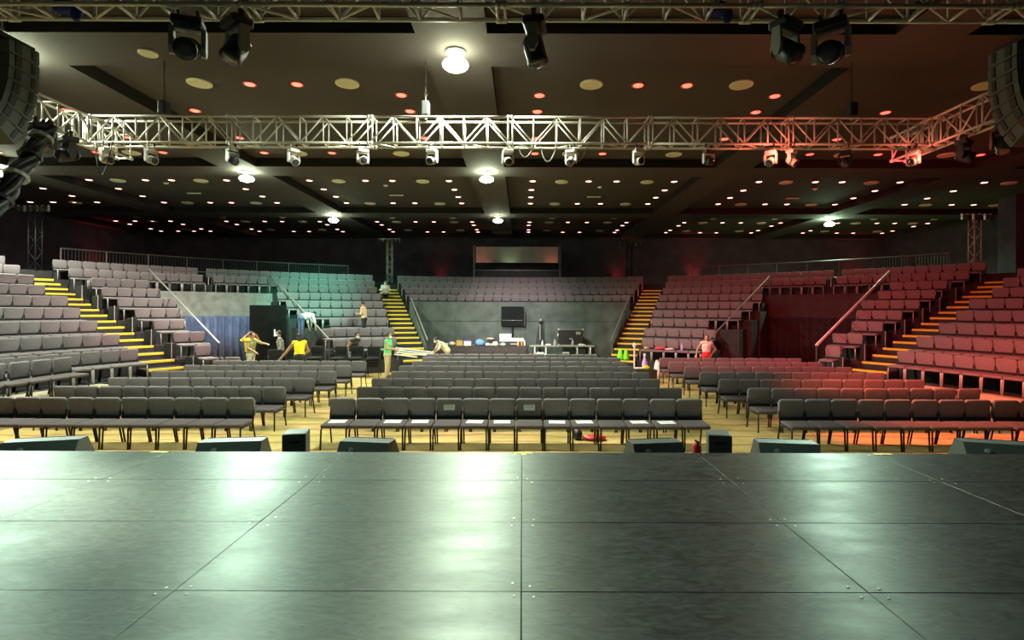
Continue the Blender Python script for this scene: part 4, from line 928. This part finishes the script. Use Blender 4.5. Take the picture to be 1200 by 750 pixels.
# ================================================================ PEOPLE
def capsule(mb, p, q, r0, r1, n=10):
    p, q = Vector(p), Vector(q); d = q-p; L = d.length or 1e-4; M = Matrix.Translation(p) @ d.to_track_quat('Z', 'Y').to_matrix().to_4x4()
    pr = [(r0*math.cos(a), -r0*math.sin(a)) for a in (1.45, 1.0, .5, 0)]+[(r1*math.cos(a), L+r1*math.sin(a)) for a in (0, .5, 1.0, 1.45)]
    return mb.lathe(pr, n, 0, M)
STAND = dict(ankle=(.09, .02, .09), toe=(.10, -.15, .04), knee=(.095, -.015, .48), hip=(.09, 0, .88), pelvis=(0, 0, .93), waist=(0, .01, 1.06), chest=(0, 0, 1.27), neck=(0, 0, 1.42), head=(0, -.02, 1.59), shoulder=(.175, 0, 1.385), elbow=(.24, .03, 1.12), wrist=(.25, -.07, .89))
def person(label, loc, rz, shirt, pants, bend=0, sc=1.0, ov=None, hair='short', mask=False, sleeve=True, headpitch=0, haircol=HAIRM, hem=.04):
    J = {}
    for k, v in STAND.items():
        if k in ('pelvis', 'waist', 'chest', 'neck', 'head'): J[k] = Vector(v)
        else:
            J[k+'_l'] = Vector((-v[0], v[1], v[2])); J[k+'_r'] = Vector(v)
    RB = Matrix.Rotation(R_(bend), 4, 'X'); pv = Vector((0, 0, .93))
    for k in list(J):
        if k.split('_')[0] in ('waist', 'chest', 'neck', 'head', 'shoulder', 'elbow', 'wrist'): J[k] = pv+RB @ (J[k]-pv)
    for k, v in (ov or {}).items(): J[k] = Vector(v)
    segs = [('pelvis', 'waist', .135, .125, 0), ('waist', 'chest', .125, .14, 0), ('chest', 'neck', .115, .06, 0), ('neck', 'head', .055, .055, 2),
            ('hip_l', 'hip_r', .11, .11, 1), ('shoulder_l', 'shoulder_r', .075, .075, 0)]
    for e in '_l', '_r':
        segs += [('hip'+e, 'knee'+e, .092, .062, 1), ('knee'+e, 'ankle'+e, .062, .045, 1), ('ankle'+e, 'toe'+e, .045, .04, 3), ('chest', 'hip'+e, .12, .105, 0),
                 ('shoulder'+e, 'elbow'+e, .058, .046, 0 if sleeve else 2), ('elbow'+e, 'wrist'+e, .043, .032, 2)]
    mb = MB(); S = []
    for a, b, r0, r1, m in segs:
        capsule(mb, J[a], J[b], r0, r1); S.append((J[a], J[b], max(r0, r1), m))
    # widened rib cage
    for e in (-.07, .07):
        v = (J['shoulder_r']-J['shoulder_l']).normalized()*e; capsule(mb, J['waist']+v*.7, J['chest']+v, .11, .12)
    # head with jaw, nose and ears
    fw = Matrix.Rotation(R_(bend*.55+headpitch), 3, 'X'); H = J['head']; M = Matrix.Translation(H) @ fw.to_4x4()
    mb.ell((0, 0, .01), (.077, .095, .112), 14, 10, 0, M); mb.ell((0, -.035, -.06), (.055, .055, .055), 10, 7, 0, M)
    mb.ell((0, -.098, -.012), (.014, .022, .026), 8, 6, 0, M); mb.ell((-.078, .01, -.005), (.014, .02, .03), 8, 6, 0, M); mb.ell((.078, .01, -.005), (.014, .02, .03), 8, 6, 0, M)
    S.append((H+fw @ Vector((0, 0, .05)), H+fw @ Vector((0, -.03, -.06)), .10, 2))
    # hands: palm, four fingers, thumb
    for e, sx in (('_l', -1), ('_r', 1)):
        wv_ = J['wrist'+e]; d = (wv_-J['elbow'+e]).normalized(); sd = d.cross(Vector((0, 0, 1)) if abs(d.z) < .8 else Vector((0, 1, 0))).normalized(); up = sd.cross(d)
        palm = wv_+d*.085; capsule(mb, wv_+d*.02+sd*.016, palm+sd*.022, .022, .02, 8); capsule(mb, wv_+d*.02-sd*.016, palm-sd*.022, .022, .02, 8)
        for i, ln in enumerate((.065, .075, .07, .055)):
            b0 = palm+sd*(.036-.024*i); k1 = b0+d*ln*.55-up*.008; k2 = k1+d*ln*.45-up*.03
            capsule(mb, b0, k1, .0105, .010, 6); capsule(mb, k1, k2, .010, .009, 6)
        t0 = wv_+d*.035+sd*.03; t1 = t0+d*.04+sd*.028; capsule(mb, t0, t1, .013, .012, 6); capsule(mb, t1, t1+d*.03-up*.008, .012, .010, 6)
        S.append((wv_, palm+d*.08, .04, 2))
    me = mb.mesh('person', [shirt, pants, SKINM, BLACKPLAST]); ob = bpy.data.objects.new('person', me); col.objects.link(ob)
    md = ob.modifiers.new('r', 'REMESH'); md.mode = 'VOXEL'; md.voxel_size = .0115; sm = ob.modifiers.new('s', 'SMOOTH'); sm.iterations = 3; sm.factor = .5
    dg = bpy.context.evaluated_depsgraph_get(); me2 = bpy.data.meshes.new_from_object(ob.evaluated_get(dg)); ob.modifiers.clear(); ob.data = me2; bpy.data.meshes.remove(me)
    me2.materials.clear()
    for m in (shirt, pants, SKINM, BLACKPLAST): me2.materials.append(m)
    D = [(a, b-a, max((b-a).length_squared, 1e-8), r, m) for a, b, r, m in S]; idx = []
    TA = J['neck']-J['pelvis']; TL = TA.length; TA.normalize()
    for p in me2.polygons:
        c = p.center; best = 1e9; bi = 0
        for a, v, l2, r, m in D:
            w_ = c-a; t = w_.dot(v)/l2; t = 0 if t < 0 else 1 if t > 1 else t
            q = (w_-v*t).length/r
            if q < best: best = q; bi = m
        if bi == 0 and (c-J['pelvis']).dot(TA) < hem*TL: bi = 1
        idx.append(bi)
    me2.polygons.foreach_set('material_index', idx); me2.polygons.foreach_set('use_smooth', [True]*len(idx)); me2.update()
    # hair, mask, eyes
    hb = MB(); hb.ell((0, .018, .03), (.088, .10, .108), 14, 10, 0, M)
    hb.v = [tuple(v) for v in hb.v]; Mi = M.inverted(); nv = []
    for v in hb.v:
        l = Mi @ Vector(v)
        if l.y < -.03 and l.z < .07: l = Vector((l.x*.8, -.03, max(l.z, .04)))
        if hair == 'short' and l.z < -.04: l = Vector((l.x*.8, max(l.y, .0)*.85, -.04))
        nv.append(tuple(M @ l))
    hb.v = nv
    if hair == 'long': hb.ell((0, .07, -.10), (.08, .05, .16), 12, 8, 0, M)
    hb.build('hair', haircol, ob, smooth=True)
    if mask:
        k = MB(); k.ell((0, -.052, -.045), (.066, .062, .052), 12, 8, 0, M); k.build('face_mask', WHITE, ob, smooth=True)
    for sx in (-1, 1): MB().ell((sx*.032, -.085, .022), (.012, .010, .008), 8, 6, 0, M).build('eye', HAIRM, ob, smooth=True)
    ob.location = loc; ob.rotation_euler = (0, 0, rz); ob.scale = (sc,)*3; tag(ob, label, 'person'); return ob
OLIVE = COLM('olive', (.28, .27, .10)); YEL = mat('vest_yellow', (.95, .72, .0), .7, 0, .06, 8); GRN = COLM('green', (.10, .62, .17)); TAN = COLM('tan', (.62, .45, .25)); JEAN = COLM('jean', (.06, .08, .16)); KHAKI = COLM('khaki', (.55, .46, .27))
BLK_ = COLM('black', (.02, .022, .022)); WSH = COLM('whiteshirt', (.75, .73, .68)); GRY = COLM('greyshirt', (.22, .22, .20)); REDP = COLM('redpants', (.65, .04, .05)); CREAM = COLM('creamshirt', (.78, .66, .45))
# rz = 90 faces +X, 0 faces the stage, 180 faces away
person('person in olive shirt reaching one arm out beside black chair stacks', (-9.72, 18.95, 0), R_(80), OLIVE, COLM('palegreen', (.5, .52, .38)), 4, 1.0,
       {'elbow_r': (.24, -.25, 1.30), 'wrist_r': (.16, -.50, 1.28), 'elbow_l': (-.25, -.08, 1.14), 'wrist_l': (-.2, -.30, 1.02)})
person('person in yellow shirt with raised arms behind the olive shirt', (-10.15, 19.7, 0), R_(60), YEL, BLK_, 0, 1.0, {'elbow_l': (-.36, -.06, 1.38), 'wrist_l': (-.2, -.12, 1.56), 'elbow_r': (.34, -.1, 1.3), 'wrist_r': (.2, -.16, 1.5)}, mask=True)
person('masked person in grey shirt behind the black chair stacks', (-9.25, 20.3, 0), R_(-70), GRY, BLK_, 6, 1.0, None, mask=True)
person('person in bright yellow vest seen from behind, leaning over chairs', (-7.72, 18.35, 0), R_(205), YEL, BLK_, 16, 1.0, {'elbow_r': (.42, -.30, 1.02), 'wrist_r': (.62, -.42, .78), 'elbow_l': (-.30, -.25, 1.05), 'wrist_l': (-.1, -.45, .85)}, hair='long', sleeve=False)
q = pol(38.2, 14.62, Zn(3)); person('person in white shirt and jeans bending over among teal-lit seats', q, R_(150), WSH, JEAN, 78, .98, {'elbow_r': (.24, -.52, .72), 'wrist_r': (.20, -.56, .46), 'elbow_l': (-.24, -.52, .72), 'wrist_l': (-.2, -.58, .46)})
q = pol(28.2, 14.30, Zn(3)); person('person in tan shirt standing between rows of teal-lit seats', q, R_(-95), TAN, BLK_, 5, .93, {'elbow_l': (-.22, -.08, 1.12), 'wrist_l': (-.08, -.3, 1.15), 'elbow_r': (.22, -.06, 1.12), 'wrist_r': (.08, -.28, 1.13)}, headpitch=18)
# seated on the stairs
r0 = R1-1.4+.04+.62*15; q = pol(ST_IN+.8, r0+.12, Z1-DZ/2+DZ/2*13-.0)
person('person in white top and dark trousers sitting on the inner stairs', pol(ST_IN+.9, r0-.1, 0)+Vector((0, 0, Z1-DZ/2+DZ/2*15-.80)), R_(ST_IN), WSH, BLK_, 12, .96,
       {'knee_l': (-.14, -.40, .93), 'knee_r': (.14, -.40, .93), 'ankle_l': (-.13, -.36, .52), 'ankle_r': (.13, -.36, .52), 'toe_l': (-.14, -.52, .47), 'toe_r': (.14, -.52, .47), 'elbow_l': (-.25, -.2, 1.12), 'wrist_l': (-.14, -.38, 1.05), 'elbow_r': (.25, -.2, 1.12), 'wrist_r': (.14, -.38, 1.05)}, mask=True)
person('masked person in dark top bending behind black chair stacks', (-6.55, 20.35, 0), R_(60), BLK_, COLM('denimgrey', (.35, .38, .42)), 24, 1.0, None, mask=True, sleeve=False)
person('masked person in green shirt and khaki trousers carrying white planks', (-4.95, 19.45, 0), R_(78), GRN, KHAKI, 3, .98, {'elbow_l': (-.24, -.10, 1.12), 'wrist_l': (-.16, -.36, 1.10), 'elbow_r': (.26, -.06, 1.12), 'wrist_r': (.12, -.36, 1.02)}, mask=True, sleeve=False)
person('person in cream shirt stooping to hold the far ends of white planks', (-3.02, 21.35, 0), R_(-68), CREAM, KHAKI, 46, .96, {'elbow_l': (-.24, -.42, 1.0), 'wrist_l': (-.12, -.62, .84), 'elbow_r': (.24, -.42, 1.0), 'wrist_r': (.12, -.62, .80)}, mask=True)
person('person in white tee and red trousers by the lowest maroon-lit seats', (6.88, 19.75, 0), R_(-8), WSH, REDP, 2, .95, {'elbow_l': (-.33, .03, 1.14), 'wrist_l': (-.40, -.12, .93), 'elbow_r': (.36, .05, 1.14), 'wrist_r': (.22, -.02, .98)}, hair='long', sleeve=False, haircol=COLM('brownhair', (.16, .05, .03)), hem=.24)
# white planks carried by two people
for i, (dz, ds) in enumerate(((.0, 0), (-.075, .03), (-.15, .06), (-.225, .1))):
    a = Vector((-4.62, 19.42-.05*i, 1.12+dz)); b_ = Vector((-3.55 if i < 3 else -4.05, 20.98 if i < 3 else 20.2, .84+dz if i < 3 else .94+dz)); d = b_-a
    b = MB(); rbox(b, (d.length/2, 0, 0), (d.length, .13, .045), .006); o = b.build('white_plank', WHITE); o.location = a; o.rotation_euler = d.to_track_quat('X', 'Z').to_euler()
    tag(o, 'white plank carried by two people, %s of the four' % ['topmost', 'second from the top', 'third from the top', 'short lowest one'][i], 'plank', 'carried white planks')
